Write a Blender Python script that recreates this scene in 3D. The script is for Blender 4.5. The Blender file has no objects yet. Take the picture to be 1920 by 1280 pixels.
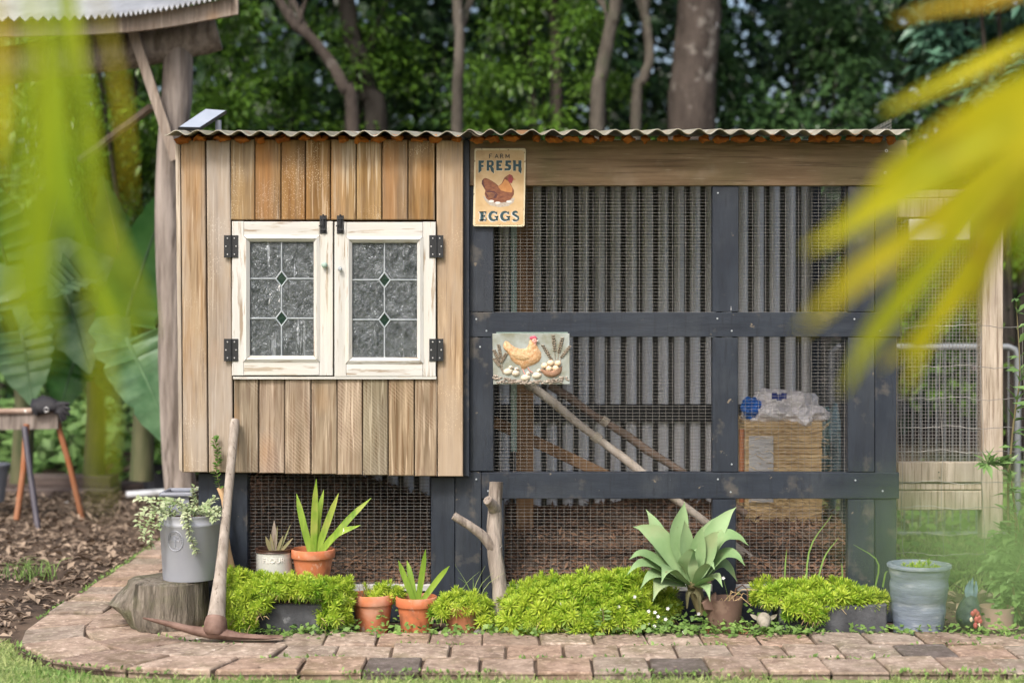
import bpy, bmesh, math, random
import numpy as np
from mathutils import Vector, Matrix, noise as mnoise
random.seed(7); rng = np.random.default_rng(7)
R = math.radians
scene = bpy.context.scene
col = scene.collection

# ------------------------------------------------------------------ camera
CAMD, CAMH, FPX, HOR = 6.0, 1.156, 3000.0, 590.0
cd = bpy.data.cameras.new('camera'); cam = bpy.data.objects.new('camera', cd); col.objects.link(cam)
cam.location = (0, -CAMD, CAMH); cam.rotation_euler = (R(90), 0, 0)
cd.sensor_width = 36; cd.lens = 36*FPX/1920; cd.shift_y = -(640-HOR)/1920
cd.clip_start = 0.05; cd.clip_end = 400
cd.dof.use_dof = True; cd.dof.focus_distance = 5.93; cd.dof.aperture_fstop = 1.7
scene.camera = cam
# ------------------------------------------------------------------ sky and sun (bright overcast)
w = bpy.data.worlds.new('World'); scene.world = w; w.use_nodes = True
nt = w.node_tree; nt.nodes.clear()
sky = nt.nodes.new('ShaderNodeTexSky'); sky.sky_type = 'NISHITA'; sky.sun_disc = False
SUN_EL, SUN_AZ = 49, 207
sky.sun_elevation = R(SUN_EL); sky.sun_rotation = R(SUN_AZ); sky.dust_density = 6; sky.ozone_density = .6; sky.air_density = 1.0
bg = nt.nodes.new('ShaderNodeBackground'); bg.inputs['Strength'].default_value = .14
out = nt.nodes.new('ShaderNodeOutputWorld')
nt.links.new(sky.outputs[0], bg.inputs[0]); nt.links.new(bg.outputs[0], out.inputs[0])
sl = bpy.data.lights.new('sun', 'SUN'); sl.energy = 1.5; sl.angle = R(10); sl.color = (1, .99, .97)
so = bpy.data.objects.new('sun', sl); col.objects.link(so)
sd = Vector((math.sin(R(SUN_AZ))*math.cos(R(SUN_EL)), math.cos(R(SUN_AZ))*math.cos(R(SUN_EL)), math.sin(R(SUN_EL))))
so.rotation_euler = sd.to_track_quat('Z', 'Y').to_euler(); so.location = (0, -4, 9)
vs = scene.view_settings
vs.view_transform = 'Standard'; vs.look = 'None'; vs.gamma = 1; vs.exposure = 0.78; vs.use_curve_mapping = False
scene.cycles.use_denoising = True; scene.cycles.use_adaptive_sampling = True; scene.cycles.adaptive_threshold = .02
scene.cycles.max_bounces = 6; scene.cycles.transparent_max_bounces = 12
scene.cycles.sample_clamp_indirect = 6

# ------------------------------------------------------------------ helpers
def P(px, py, y=0.0):
    s = (CAMD+y)/FPX
    return Vector(((px-960)*s, y, CAMH-(py-HOR)*s))
def GY(py, z=0.0):                       # depth y of the ground seen at row py
    return FPX*(CAMH-z)/(py-HOR)-CAMD
def node(nt, t, ins=None, **pr):
    n = nt.nodes.new(t)
    for k, v in pr.items(): setattr(n, k, v)
    for k, v in (ins or {}).items():
        s = n.inputs[k]
        if isinstance(v, bpy.types.NodeSocket): nt.links.new(v, s)
        else: s.default_value = v
    return n
def c4(c): return (c[0], c[1], c[2], 1)
def mixc(nt, f, a, b, mode='MIX'):
    n = nt.nodes.new('ShaderNodeMix'); n.data_type = 'RGBA'; n.blend_type = mode
    for i, v in ((0, f), (6, a), (7, b)):
        if isinstance(v, bpy.types.NodeSocket): nt.links.new(v, n.inputs[i])
        else: n.inputs[i].default_value = v if i == 0 else c4(v)
    return n.outputs[2]
MATS = {}
def mat(name, cols, scale=4, stretch=(1,1,1), rough=.75, bump=.3, bscale=40, bdist=.004, metal=0, detail=5, dist=0,
        island=False, objcol=False, trans=0, spec=.4, spots=(), glass=0, coat=0):
    m = bpy.data.materials.new(name); m.use_nodes = True; MATS[name] = m
    nt = m.node_tree; nt.nodes.clear()
    out = node(nt, 'ShaderNodeOutputMaterial')
    tc = node(nt, 'ShaderNodeTexCoord'); oi = node(nt, 'ShaderNodeObjectInfo')
    sc = node(nt, 'ShaderNodeVectorMath', {0: (17.3, 31.7, 53.1), 'Scale': oi.outputs['Random']}, operation='SCALE')
    ad = node(nt, 'ShaderNodeVectorMath', {0: tc.outputs['Object'], 1: sc.outputs[0]}, operation='ADD')
    def st(v): return node(nt, 'ShaderNodeVectorMath', {0: ad.outputs[0], 1: v}, operation='MULTIPLY').outputs[0]
    base = st(stretch)
    n1 = node(nt, 'ShaderNodeTexNoise', {'Vector': base, 'Scale': scale, 'Detail': detail, 'Roughness': .6, 'Distortion': dist})
    fac = n1.outputs[0]
    mr = node(nt, 'ShaderNodeMapRange', {0: fac, 1: .28, 2: .72}); fac = mr.outputs[0]
    if island:
        g = node(nt, 'ShaderNodeNewGeometry')
        fac = node(nt, 'ShaderNodeMath', {0: g.outputs['Random Per Island'], 1: fac}, operation='ADD').outputs[0]
        fac = node(nt, 'ShaderNodeMath', {0: fac, 1: .5}, operation='MULTIPLY').outputs[0]
    rp = node(nt, 'ShaderNodeValToRGB', {0: fac}); el = rp.color_ramp.elements
    n = len(cols)
    for i, c in enumerate(cols):
        p = i/(n-1) if n > 1 else 0
        e = el[0] if i == 0 else (el[1] if i == n-1 else el.new(p))
        e.position = p; e.color = c4(c)
    if n == 1: el[1].color = c4(cols[0])
    c = rp.outputs[0]
    rsock = rough
    for s in spots:
        k = s.get('kind', 'noise'); v = st(s.get('st', (1,1,1)))
        if k == 'noise':
            t = node(nt, 'ShaderNodeTexNoise', {'Vector': v, 'Scale': s['s'], 'Detail': s.get('d', 4), 'Roughness': .6, 'Distortion': s.get('dist', 0)})
            f = node(nt, 'ShaderNodeMapRange', {0: t.outputs[0], 1: s['th']-s.get('soft', .03), 2: s['th']+s.get('soft', .03), 4: s.get('f', 1)}).outputs[0]
        elif k == 'wave':
            t = node(nt, 'ShaderNodeTexWave', {'Vector': v, 'Scale': s['s'], 'Distortion': 3, 'Detail': 2, 'Detail Scale': 1.5}, wave_type='BANDS', bands_direction='DIAGONAL')
            f = node(nt, 'ShaderNodeMapRange', {0: t.outputs['Fac'], 1: s['th'], 2: 1.0, 4: s.get('f', 1)}).outputs[0]
        else:
            t = node(nt, 'ShaderNodeTexVoronoi', {'Vector': v, 'Scale': s['s']})
            f = node(nt, 'ShaderNodeMapRange', {0: t.outputs['Distance'], 1: s['th']+s.get('soft', .03), 2: s['th']-s.get('soft', .03), 4: s.get('f', 1)}).outputs[0]
        if 'mask' in s:     # break the spots into drifts with a coarser noise
            q = node(nt, 'ShaderNodeTexNoise', {'Vector': base if s.get('mbase') else ad.outputs[0], 'Scale': s['mask'][0], 'Detail': 2})
            qf = node(nt, 'ShaderNodeMapRange', {0: q.outputs[0], 1: s['mask'][1]-.04, 2: s['mask'][1]+.04}).outputs[0]
            f = node(nt, 'ShaderNodeMath', {0: f, 1: qf}, operation='MULTIPLY').outputs[0]
        c = mixc(nt, f, c, s['c'])
    if objcol: c = mixc(nt, 1.0, c, oi.outputs['Color'], 'MULTIPLY')
    b = node(nt, 'ShaderNodeBsdfPrincipled', {'Base Color': c, 'Roughness': rough, 'Metallic': metal, 'Specular IOR Level': spec})
    if glass: b.inputs['Transmission Weight'].default_value = glass; b.inputs['IOR'].default_value = 1.45
    if coat: b.inputs['Coat Weight'].default_value = coat; b.inputs['Coat Roughness'].default_value = .2
    if bump:
        bn = node(nt, 'ShaderNodeTexNoise', {'Vector': base, 'Scale': bscale, 'Detail': 5, 'Roughness': .65})
        bp = node(nt, 'ShaderNodeBump', {'Strength': bump, 'Distance': bdist, 'Height': bn.outputs[0]})
        nt.links.new(bp.outputs[0], b.inputs['Normal'])
    s = b.outputs[0]
    if trans:
        tr = node(nt, 'ShaderNodeBsdfTranslucent', {'Color': mixc(nt, .45, c, (.75, .85, .12), 'MULTIPLY') if False else c})
        mx = node(nt, 'ShaderNodeMixShader', {0: trans}); nt.links.new(s, mx.inputs[1]); nt.links.new(tr.outputs[0], mx.inputs[2]); s = mx.outputs[0]
    nt.links.new(s, out.inputs[0])
    return m

def tag(o, label=None, cat=None, group=None, kind=None):
    if label: o['label'] = label
    if cat: o['category'] = cat
    if group: o['group'] = group
    if kind: o['kind'] = kind
    return o
def thing(name, label, cat, loc=(0,0,0), group=None):
    o = bpy.data.objects.new(name, None); col.objects.link(o); o.empty_display_size = .05
    o.location = loc
    return tag(o, label, cat, group)
def wloc(o):
    v = Vector(o.location)
    while o.parent: o = o.parent; v += Vector(o.location)
    return v
def link_mesh(name, me, m, parent=None, origin=None, smooth=False, color=None):
    me.materials.append(MATS[m])
    if smooth: me.shade_smooth()
    o = bpy.data.objects.new(name, me); col.objects.link(o)
    if parent: o.parent = parent
    if origin is not None: o.location = Vector(origin)-(wloc(parent) if parent else Vector())
    if color: o.color = c4(color)
    return o
def np_mesh(name, V, F, m, parent=None, origin=(0,0,0), smooth=False):
    """V (n,3) world coordinates, F (k,3) triangles"""
    V = np.asarray(V, dtype=np.float32)-np.asarray(origin, dtype=np.float32); F = np.asarray(F, dtype=np.int32)
    me = bpy.data.meshes.new(name)
    me.vertices.add(len(V)); me.vertices.foreach_set('co', V.ravel())
    k = F.shape[1]
    me.loops.add(F.size); me.loops.foreach_set('vertex_index', F.ravel())
    me.polygons.add(len(F)); me.polygons.foreach_set('loop_start', np.arange(0, F.size, k, dtype=np.int32))
    me.update(calc_edges=True)
    return link_mesh(name, me, m, parent, origin, smooth)
def frames(d, up):
    d = d/np.linalg.norm(d, axis=1, keepdims=True)
    x = np.cross(d, up); x /= (np.linalg.norm(x, axis=1, keepdims=True)+1e-9)
    z = np.cross(x, d)
    return np.stack([x, d, z], axis=2)          # columns: side, forward, normal
def scatter(T, F, pos, rot, scl):
    """instances of template T (k,3) / F; returns V, F"""
    T = np.asarray(T, float); F = np.asarray(F)
    scl = np.asarray(scl, float)
    if scl.ndim == 1: scl = np.repeat(scl[:, None], 3, 1)
    V = np.einsum('nij,nkj->nki', rot, T[None]*scl[:, None, :])+pos[:, None, :]
    n, k = len(pos), len(T)
    FF = (F[None]+(np.arange(n)*k)[:, None, None]).reshape(-1, F.shape[1])
    return V.reshape(-1, 3), FF
LEAF_V = np.array([(0,0,0), (-.5,.42,.13), (0,.45,0), (.5,.42,.13), (0,1,-.12)])
LEAF_F = np.array([(0,2,1), (0,3,2), (1,2,4), (2,3,4)])
BLADE_V = np.array([(-.5,0,0), (.5,0,0), (-.4,.5,.04), (.4,.5,.04), (0,1,.3)])
BLADE_F = np.array([(0,1,3), (0,3,2), (2,3,4)])
def unit(n):
    v = rng.normal(size=(n, 3)); return v/np.linalg.norm(v, axis=1, keepdims=True)
def cat(parts):
    V, F, o = [], [], 0
    for v, f in parts: V.append(v); F.append(f+o); o += len(v)
    return np.concatenate(V), np.concatenate(F)

def crom(pts, n):
    pts = [Vector(p) for p in pts]
    if len(pts) == 2: return [pts[0].lerp(pts[1], i/(n-1)) for i in range(n)]
    q = [pts[0]*2-pts[1]]+pts+[pts[-1]*2-pts[-2]]; res = []
    for i in range(n):
        t = i/(n-1)*(len(pts)-1); k = min(int(t), len(pts)-2); t -= k
        a, b, c, d = q[k:k+4]
        res.append(.5*((2*b)+(c-a)*t+(2*a-5*b+4*c-d)*t*t+(3*b-a-3*c+d)*t**3))
    return res
def lerpl(L, n):
    return [float(np.interp(i/(n-1)*(len(L)-1), range(len(L)), L)) for i in range(n)]
class MB:
    def __init__(s): s.v = []; s.f = []
    def add(s, vs, fs):
        o = len(s.v); s.v += [tuple(v) for v in vs]; s.f += [tuple(i+o for i in f) for f in fs]; return s
    def box(s, x0, x1, y0, y1, z0, z1):
        return s.add([(x0,y0,z0),(x1,y0,z0),(x1,y1,z0),(x0,y1,z0),(x0,y0,z1),(x1,y0,z1),(x1,y1,z1),(x0,y1,z1)],
                     [(0,3,2,1),(4,5,6,7),(0,1,5,4),(1,2,6,5),(2,3,7,6),(3,0,4,7)])
    def pbox(s, x0, y0, x1, y1, ya, yb):      # pixel rectangle of the front face at depth ya, back at yb
        a = P(x0, y0, ya); b = P(x1, y1, ya); return s.box(a.x, b.x, ya, yb, b.z, a.z)
    def prism(s, poly, y0, y1):               # poly: (x,z) points
        n = len(poly)
        return s.add([(x,y0,z) for x,z in poly]+[(x,y1,z) for x,z in poly],
                     [tuple(range(n)), tuple(range(2*n-1,n-1,-1))]+[(i,i+n,(i+1)%n+n,(i+1)%n) for i in range(n)])
    def plank(s, poly, y0, y1, c=.003):       # quad prism with a chamfered front edge
        cx = sum(p[0] for p in poly)/len(poly); cz = sum(p[1] for p in poly)/len(poly); n = len(poly)
        ins = [(x-math.copysign(c, x-cx), z-math.copysign(c, z-cz)) for x,z in poly]
        vs = [(x,y0,z) for x,z in ins]+[(x,y0+c,z) for x,z in poly]+[(x,y1,z) for x,z in poly]
        fs = [tuple(range(n)), tuple(range(3*n-1,2*n-1,-1))]
        for i in range(n):
            j = (i+1)%n; fs += [(i,i+n,j+n,j),(i+n,i+2*n,j+2*n,j+n)]
        return s.add(vs, fs)
    def obox(s, c, ax, ay, az, hx, hy, hz):   # oriented box
        c = Vector(c); vs = []
        for k in (-1,1):
            for i,j in ((-1,-1),(1,-1),(1,1),(-1,1)): vs.append(c+ax*hx*i+ay*hy*j+az*hz*k)
        return s.add(vs, [(0,3,2,1),(4,5,6,7),(0,1,5,4),(1,2,6,5),(2,3,7,6),(3,0,4,7)])
    def beam(s, a, b, wd, th, up=(0,0,1)):
        a = Vector(a); b = Vector(b); d = (b-a); L = d.length; d.normalize()
        x = d.cross(Vector(up)).normalized(); z = x.cross(d)
        return s.obox((a+b)/2, x, d, z, wd/2, L/2, th/2)
    def tube(s, pts, radii, n=8, cap=True, wob=0, sq=1.0, seed=0):
        pts = [Vector(p) for p in pts]; m = len(pts)
        if not isinstance(radii, (list, tuple)): radii = [radii]*m
        o = len(s.v); t0 = (pts[1]-pts[0]).normalized()
        u = t0.orthogonal().normalized()
        for i, p in enumerate(pts):
            t = ((pts[min(i+1,m-1)]-pts[max(i-1,0)])).normalized()
            u = (u-t*u.dot(t)).normalized(); v = t.cross(u)
            for k in range(n):
                a = 2*math.pi*k/n; r = radii[i]
                q = p+(u*math.cos(a)*r+v*math.sin(a)*r*sq)
                if wob: q += (q-p)*wob*(mnoise.noise(Vector((math.cos(a)*2, math.sin(a)*2, i*.6+seed))))
                s.v.append(tuple(q))
        for i in range(m-1):
            for k in range(n):
                a, b = o+i*n+k, o+i*n+(k+1)%n; s.f.append((a, b, b+n, a+n))
        if cap: s.f.append(tuple(range(o+n-1, o-1, -1))); s.f.append(tuple(range(o+(m-1)*n, o+m*n)))
        return s
    def lathe(s, c, prof, n=32, wob=0, seed=0, rot=None):
        o = len(s.v); m = len(prof); c = Vector(c)
        for i, (r, z) in enumerate(prof):
            for k in range(n):
                a = 2*math.pi*k/n; rr = r
                if wob: rr = r*(1+wob*mnoise.noise(Vector((math.cos(a)*1.7, math.sin(a)*1.7, z*16+seed))))
                q = Vector((math.cos(a)*rr, math.sin(a)*rr, z))
                if rot: q = rot @ q
                s.v.append(tuple(c+q))
        for i in range(m-1):
            for k in range(n):
                a, b = o+i*n+k, o+i*n+(k+1)%n; s.f.append((a, b, b+n, a+n))
        if prof[0][0] > 1e-4: s.f.append(tuple(range(o+n-1, o-1, -1)))
        if prof[-1][0] > 1e-4: s.f.append(tuple(range(o+(m-1)*n, o+m*n)))
        return s
    def strip(s, pts, widths, nrm=(0,-.4,.9), n=9, fold=.12, thick=0, ripple=0, jag=0):
        p = crom(pts, n); wd = lerpl(widths, n); o = len(s.v); nrm = Vector(nrm)
        for i in range(n):
            t = (p[min(i+1,n-1)]-p[max(i-1,0)]).normalized(); sd_ = t.cross(nrm)
            sd_ = sd_.normalized() if sd_.length > 1e-4 else Vector((1,0,0)); nn = sd_.cross(t)
            h = wd[i]/2*(1-(random.random()**3)*jag); rp = ripple*math.sin(i*2.1)*h if ripple else 0
            s.v += [tuple(p[i]-sd_*h+nn*(fold*h*2+rp)), tuple(p[i]), tuple(p[i]+sd_*h+nn*(fold*h*2-rp))]
            if thick: s.v.append(tuple(p[i]-nn*thick*min(1, h/max(widths)*2.2)))
        k = 4 if thick else 3
        for i in range(n-1):
            a, b = o+i*k, o+(i+1)*k
            s.f += [(a,a+1,b+1,b),(a+1,a+2,b+2,b+1)]
            if thick: s.f += [(a+2,a+3,b+3,b+2),(a+3,a,b,b+3)]
        return s
    def puff(s, poly, y, h, side=-1, rings=((1,0),(.86,.55),(.6,.88),(.3,1))):    # domed relief on a plane, poly (x,z)
        n = len(poly); cx = sum(p[0] for p in poly)/n; cz = sum(p[1] for p in poly)/n; o = len(s.v)
        for sc, hh in rings:
            for x,z in poly: s.v.append((cx+(x-cx)*sc, y+side*h*hh, cz+(z-cz)*sc))
        for r in range(len(rings)-1):
            for k in range(n):
                a, b = o+r*n+k, o+r*n+(k+1)%n; s.f.append((a,b,b+n,a+n))
        s.f.append(tuple(range(o+(len(rings)-1)*n, o+len(rings)*n)))
        return s
    def ribbon(s, pts, ws, y):               # flat stroke in the XZ plane
        o = len(s.v); m = len(pts)
        for i,(x,z) in enumerate(pts):
            a = pts[max(i-1,0)]; b = pts[min(i+1,m-1)]; dx, dz = b[0]-a[0], b[1]-a[1]; L = math.hypot(dx,dz) or 1
            h = ws[i]/2; s.v += [(x-dz/L*h, y, z+dx/L*h), (x+dz/L*h, y, z-dx/L*h)]
        for i in range(m-1): a = o+2*i; s.f.append((a,a+1,a+3,a+2))
        return s
    def ball(s, c, r, n=12, m=7):
        if not isinstance(r, (tuple, list)): r = (r, r, r)
        c = Vector(c); o = len(s.v)
        for i in range(m+1):
            t = math.pi*i/m
            for k in range(n):
                a = 2*math.pi*k/n; s.v.append((c.x+r[0]*math.sin(t)*math.cos(a), c.y+r[1]*math.sin(t)*math.sin(a), c.z-r[2]*math.cos(t)))
        for i in range(m):
            for k in range(n):
                a, b = o+i*n+k, o+i*n+(k+1)%n; s.f.append((a,b,b+n,a+n))
        return s
    def build(s, name, m, parent=None, origin=None, smooth=False, color=None, fix=True):
        if origin is None: origin = wloc(parent) if parent else Vector((0,0,0))
        origin = Vector(origin)
        me = bpy.data.meshes.new(name)
        me.from_pydata([(x-origin.x, y-origin.y, z-origin.z) for x,y,z in s.v], [], s.f)
        if fix:
            bm = bmesh.new(); bm.from_mesh(me)
            bmesh.ops.remove_doubles(bm, verts=bm.verts, dist=1e-5)
            bmesh.ops.recalc_face_normals(bm, faces=bm.faces); bm.to_mesh(me); bm.free()
        me.update()
        if smooth:
            me.shade_smooth()
            try: me.set_sharp_from_angle(angle=R(50))
            except Exception: pass
        o = link_mesh(name, me, m, parent, origin, False, color)
        return o
# ------------------------------------------------------------------ materials
mat('soil', [(.035,.024,.018),(.075,.05,.036),(.13,.09,.062)], 3, bump=.8, bscale=30, bdist=.02, rough=.95)
mat('lawn_soil', [(.08,.15,.03),(.16,.24,.06),(.28,.3,.12)], 5, bump=.6, bscale=40, bdist=.015, rough=.95)
mat('grass', [(.09,.25,.03),(.2,.43,.06),(.34,.57,.11),(.55,.57,.26)], 3, island=True, trans=.35, bump=0, rough=.6)
mat('litter', [(.045,.028,.019),(.11,.068,.045),(.23,.155,.105),(.4,.31,.23)], 4, island=True, bump=.3, rough=.85)
mat('chips', [(.06,.03,.018),(.14,.075,.045),(.24,.14,.085)], 4, island=True, bump=.3, rough=.9)
mat('paver', [(.155,.115,.09),(.275,.22,.18),(.4,.34,.29)], 16, bump=1, bscale=120, bdist=.003, rough=.9, objcol=True,
    spots=[dict(c=(.13,.12,.06), s=6, th=.6, soft=.12, f=.75), dict(c=(.56,.49,.43), s=45, th=.6, soft=.06, f=.6), dict(c=(.12,.09,.075), s=70, th=.62, soft=.04, f=.6)])
WOODSPOTS = [dict(c=(.13,.08,.045), s=13, st=(9,9,.25), th=.58, soft=.04, f=.65), dict(c=(.62,.54,.44), s=11, st=(9,9,.3), th=.61, soft=.04, f=.5), dict(c=(.09,.055,.035), s=7, st=(14,14,.18), th=.685, soft=.012, f=.9), dict(c=(.3,.27,.24), s=1.3, st=(2,2,1), th=.56, soft=.1, f=.55),dict(c=(.4,.22,.09), kind='vor', s=3.6, st=(1,0,.5), th=.13, soft=.07, f=.5), dict(c=(.1,.055,.03), kind='vor', s=3.6, st=(1,0,.5), th=.04, soft=.02, f=.9),
             dict(c=(.16,.11,.075), s=9, st=(9,9,.5), th=.66, soft=.05, f=.6)]
mat('plank', [(.19,.125,.065),(.3,.2,.108),(.39,.275,.16),(.44,.35,.245)], 3, (11,11,.7), bump=.35, bscale=26, bdist=.002, rough=.8, objcol=True, dist=.4, spec=.2,
    spots=WOODSPOTS+[dict(c=(.36,.2,.075), s=2.2, st=(3.5,3.5,.35), th=.62, soft=.06, f=.5), dict(c=(.4,.37,.34), s=2.6, st=(3,3,.6), th=.54, soft=.12, f=.7), dict(c=(.78,.72,.6), kind='vor', s=170, th=.17, soft=.06, mask=(4,.6))])
mat('plank_flecked', [(.14,.075,.022),(.24,.14,.045),(.33,.205,.078),(.39,.27,.14)], 3, (11,11,.7), bump=.35, bscale=26, bdist=.002, rough=.75, objcol=True, dist=.4, spec=.25,
    spots=WOODSPOTS+[dict(c=(.44,.2,.04), s=2.2, st=(3.5,3.5,.35), th=.58, soft=.1, f=.6), dict(c=(.78,.72,.6), kind='vor', s=190, th=.18, soft=.07, mask=(4,.55))])
mat('plank_sawn', [(.125,.096,.062),(.215,.166,.11),(.305,.243,.168),(.385,.325,.245)], 3, (11,11,.6), bump=.5, bscale=22, bdist=.003, rough=.85, objcol=True, dist=.6, spec=.15,
    spots=WOODSPOTS+[dict(c=(.17,.125,.095), s=5, st=(5,5,.7), th=.6, soft=.06, f=.6), dict(c=(.5,.42,.34), kind='wave', s=42, st=(1,0,1), th=.55, f=.3, mask=(4,.5))])
mat('header_wood', [(.1,.062,.03),(.19,.122,.065),(.3,.21,.13)], 3, (.6,9,9), bump=.5, bscale=24, bdist=.002, rough=.85,
    spots=[dict(c=(.12,.11,.05), s=2.5, th=.58, soft=.1, f=.6), dict(c=(.36,.3,.23), s=3, th=.62, soft=.08, f=.6), dict(c=(.07,.045,.025), s=11, st=(.3,9,9), th=.62, soft=.05, f=.6), dict(c=(.42,.34,.25), s=14, st=(.4,9,9), th=.66, soft=.04, f=.45)])
mat('grey_wood', [(.15,.115,.09),(.26,.2,.16),(.36,.3,.25)], 4, (8,8,.8), bump=.5, bscale=20, bdist=.004, rough=.9, spots=WOODSPOTS)
mat('gate_wood', [(.32,.26,.19),(.46,.38,.3),(.58,.5,.41)], 4, (6,6,1), bump=.4, bscale=20, bdist=.003, rough=.9, spots=WOODSPOTS)
mat('log', [(.1,.08,.065),(.23,.19,.165),(.4,.35,.315)], 5, (5,5,.5), bump=.8, bscale=14, bdist=.012, rough=.9,
    spots=[dict(c=(.06,.045,.035), s=6, st=(4,4,.5), th=.63, soft=.05, f=.7)])
mat('brown_timber', [(.14,.075,.035),(.24,.13,.06),(.32,.19,.1)], 3, (8,8,.8), bump=.3, bscale=24, rough=.85)
mat('navy', [(.012,.017,.027),(.017,.024,.037),(.024,.032,.047)], 5, (5,5,1), bump=.35, bscale=20, bdist=.0025, rough=.5, spec=.4,
    spots=[dict(c=(.2,.22,.24), kind='vor', s=60, th=.045, soft=.02, mask=(4,.6)), dict(c=(.055,.064,.075), s=4, th=.62, soft=.1, f=.5), dict(c=(.012,.016,.024), s=14, st=(5,5,.6), th=.6, soft=.06, f=.7), dict(c=(.13,.115,.095), s=9, th=.64, soft=.05, f=.5), dict(c=(.22,.18,.13), s=26, th=.7, soft=.015, f=.8), dict(c=(.07,.078,.088), s=1.6, th=.58, soft=.12, f=.25)])
mat('navy_rail', [(.012,.017,.027),(.018,.025,.038),(.024,.032,.047)], 5, (1,5,5), bump=.35, bscale=20, bdist=.0025, rough=.5, spec=.4,
    spots=[dict(c=(.2,.22,.24), kind='vor', s=60, th=.045, soft=.02, mask=(4,.6)), dict(c=(.055,.064,.075), s=4, th=.62, soft=.1, f=.5), dict(c=(.012,.016,.024), s=14, st=(5,5,.6), th=.6, soft=.06, f=.7), dict(c=(.13,.115,.095), s=9, th=.64, soft=.05, f=.5), dict(c=(.22,.18,.13), s=26, th=.7, soft=.015, f=.8), dict(c=(.07,.078,.088), s=1.6, th=.58, soft=.12, f=.25)])
for nm, s_ in (('white_paint', (9,9,.6)), ('white_paint_rail', (.6,9,9))):
    mat(nm, [(.46,.455,.425),(.56,.555,.53),(.63,.625,.605)], 3, s_, bump=.4, bscale=18, bdist=.002, rough=.55, spec=.35,
        spots=[dict(c=(.3,.24,.18), s=5, st=s_, th=.585, soft=.012, d=6, mask=(3,.45)), dict(c=(.4,.35,.29), s=11, st=s_, th=.62, soft=.02, d=6), dict(c=(.5,.42,.33), s=16, st=(s_[0]*.4,s_[1]*.4,s_[2]*.5), th=.68, soft=.02), dict(c=(.6,.56,.47), s=2, th=.6, soft=.12, f=.6)])
mat('window_glass', [(.06,.075,.08),(.13,.15,.16),(.24,.27,.285)], 26, (1,1,.5), bump=1, bscale=34, bdist=.02, rough=.12, spec=.9, metal=.22, glass=.5, dist=1.5, detail=3,
    spots=[dict(c=(.75,.8,.82), kind='vor', s=190, th=.15, soft=.06, mask=(5,.57)), dict(c=(.6,.65,.7), s=5, st=(6,6,.5), th=.66, soft=.03, f=.7)])
mat('green_glass', [(.004,.02,.014),(.01,.035,.026)], 20, bump=.2, bscale=60, rough=.1, spec=.7)
mat('lead', [(.3,.34,.37),(.45,.49,.52)], 30, bump=.2, bscale=90, rough=.5, metal=.3)
mat('black_iron', [(.012,.014,.016),(.025,.027,.03)], 20, bump=.3, bscale=120, bdist=.001, rough=.4, spec=.5)
mat('screw', [(.45,.46,.46),(.6,.6,.6)], 40, bump=0, rough=.4, metal=.8)
mat('wire', [(.2,.195,.185),(.32,.31,.295)], 12, bump=0, rough=.55, metal=.25)
mat('galv_and_lit_crest', [(.82,.87,.94),(.9,.94,.98),(.95,.97,1.0)], 3, (3,3,.6), bump=.1, bscale=20, rough=.4, metal=.0,  # pipe metal; on the back wall its brightness stands for lit crests
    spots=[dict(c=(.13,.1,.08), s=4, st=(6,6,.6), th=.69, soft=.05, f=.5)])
mat('trough_shade_iron', [(.028,.028,.028),(.05,.05,.05),(.09,.088,.085)], 6, (3,3,.6), bump=.2, bscale=30, rough=.7, metal=.1)  # back wall sheet, dark tone stands for shade in the troughs
mat('roof_iron', [(.17,.16,.105),(.29,.275,.2),(.42,.4,.33)], 6, (2,.6,1), bump=.2, bscale=40, rough=.6, metal=.15,
    spots=[dict(c=(.2,.17,.11), s=10, th=.62, soft=.06, f=.7), dict(c=(.7,.7,.67), s=7, th=.66, soft=.04, f=.7), dict(c=(.3,.12,.04), s=18, th=.64, soft=.05, f=.6)])
mat('shed_iron', [(.45,.46,.47),(.6,.61,.62),(.75,.76,.77)], 4, (2,.5,1), bump=.15, bscale=40, rough=.5, metal=.2,
    spots=[dict(c=(.25,.2,.16), kind='vor', s=14, th=.09, soft=.05, f=.8)])
mat('foam', [(.22,.06,.01),(.36,.11,.015),(.48,.17,.025)], 20, bump=.7, bscale=70, bdist=.006, rough=.9)
mat('terracotta', [(.42,.12,.045),(.5,.155,.06),(.56,.2,.09)], 5, bump=.25, bscale=90, bdist=.001, rough=.8, objcol=True,
    spots=[dict(c=(.58,.4,.31), s=7, th=.6, soft=.1, f=.55), dict(c=(.2,.09,.05), s=11, th=.62, soft=.06, f=.6), dict(c=(.62,.52,.44), s=22, st=(1,1,.6), th=.66, soft=.04, f=.6)])
mat('terracotta_stained', [(.3,.1,.045),(.4,.14,.06),(.46,.2,.1)], 5, bump=.3, bscale=90, bdist=.001, rough=.85,
    spots=[dict(c=(.13,.085,.05), s=9, th=.55, soft=.1, f=.85), dict(c=(.2,.2,.1), s=20, th=.6, soft=.06, f=.6)])
mat('bucket_grey', [(.27,.285,.33),(.31,.325,.37),(.35,.365,.405)], 4, bump=.12, bscale=60, bdist=.001, rough=.42, spec=.5,
    spots=[dict(c=(.3,.3,.32), s=3, th=.62, soft=.1, f=.4)])
mat('glazed_blue', [(.095,.12,.17),(.15,.185,.25),(.22,.26,.33)], 6, (1,1,5), bump=.6, bscale=14, bdist=.006, rough=.5, spec=.5,
    spots=[dict(c=(.36,.39,.42), s=8, st=(1,1,4), th=.62, soft=.06, f=.7), dict(c=(.1,.12,.15), s=6, st=(1,1,4), th=.64, soft=.06, f=.7)])
mat('crock', [(.5,.5,.46),(.6,.6,.56)], 6, bump=.1, bscale=60, rough=.35, spec=.5, spots=[dict(c=(.35,.32,.27), s=8, th=.64, soft=.08, f=.6)])
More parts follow.
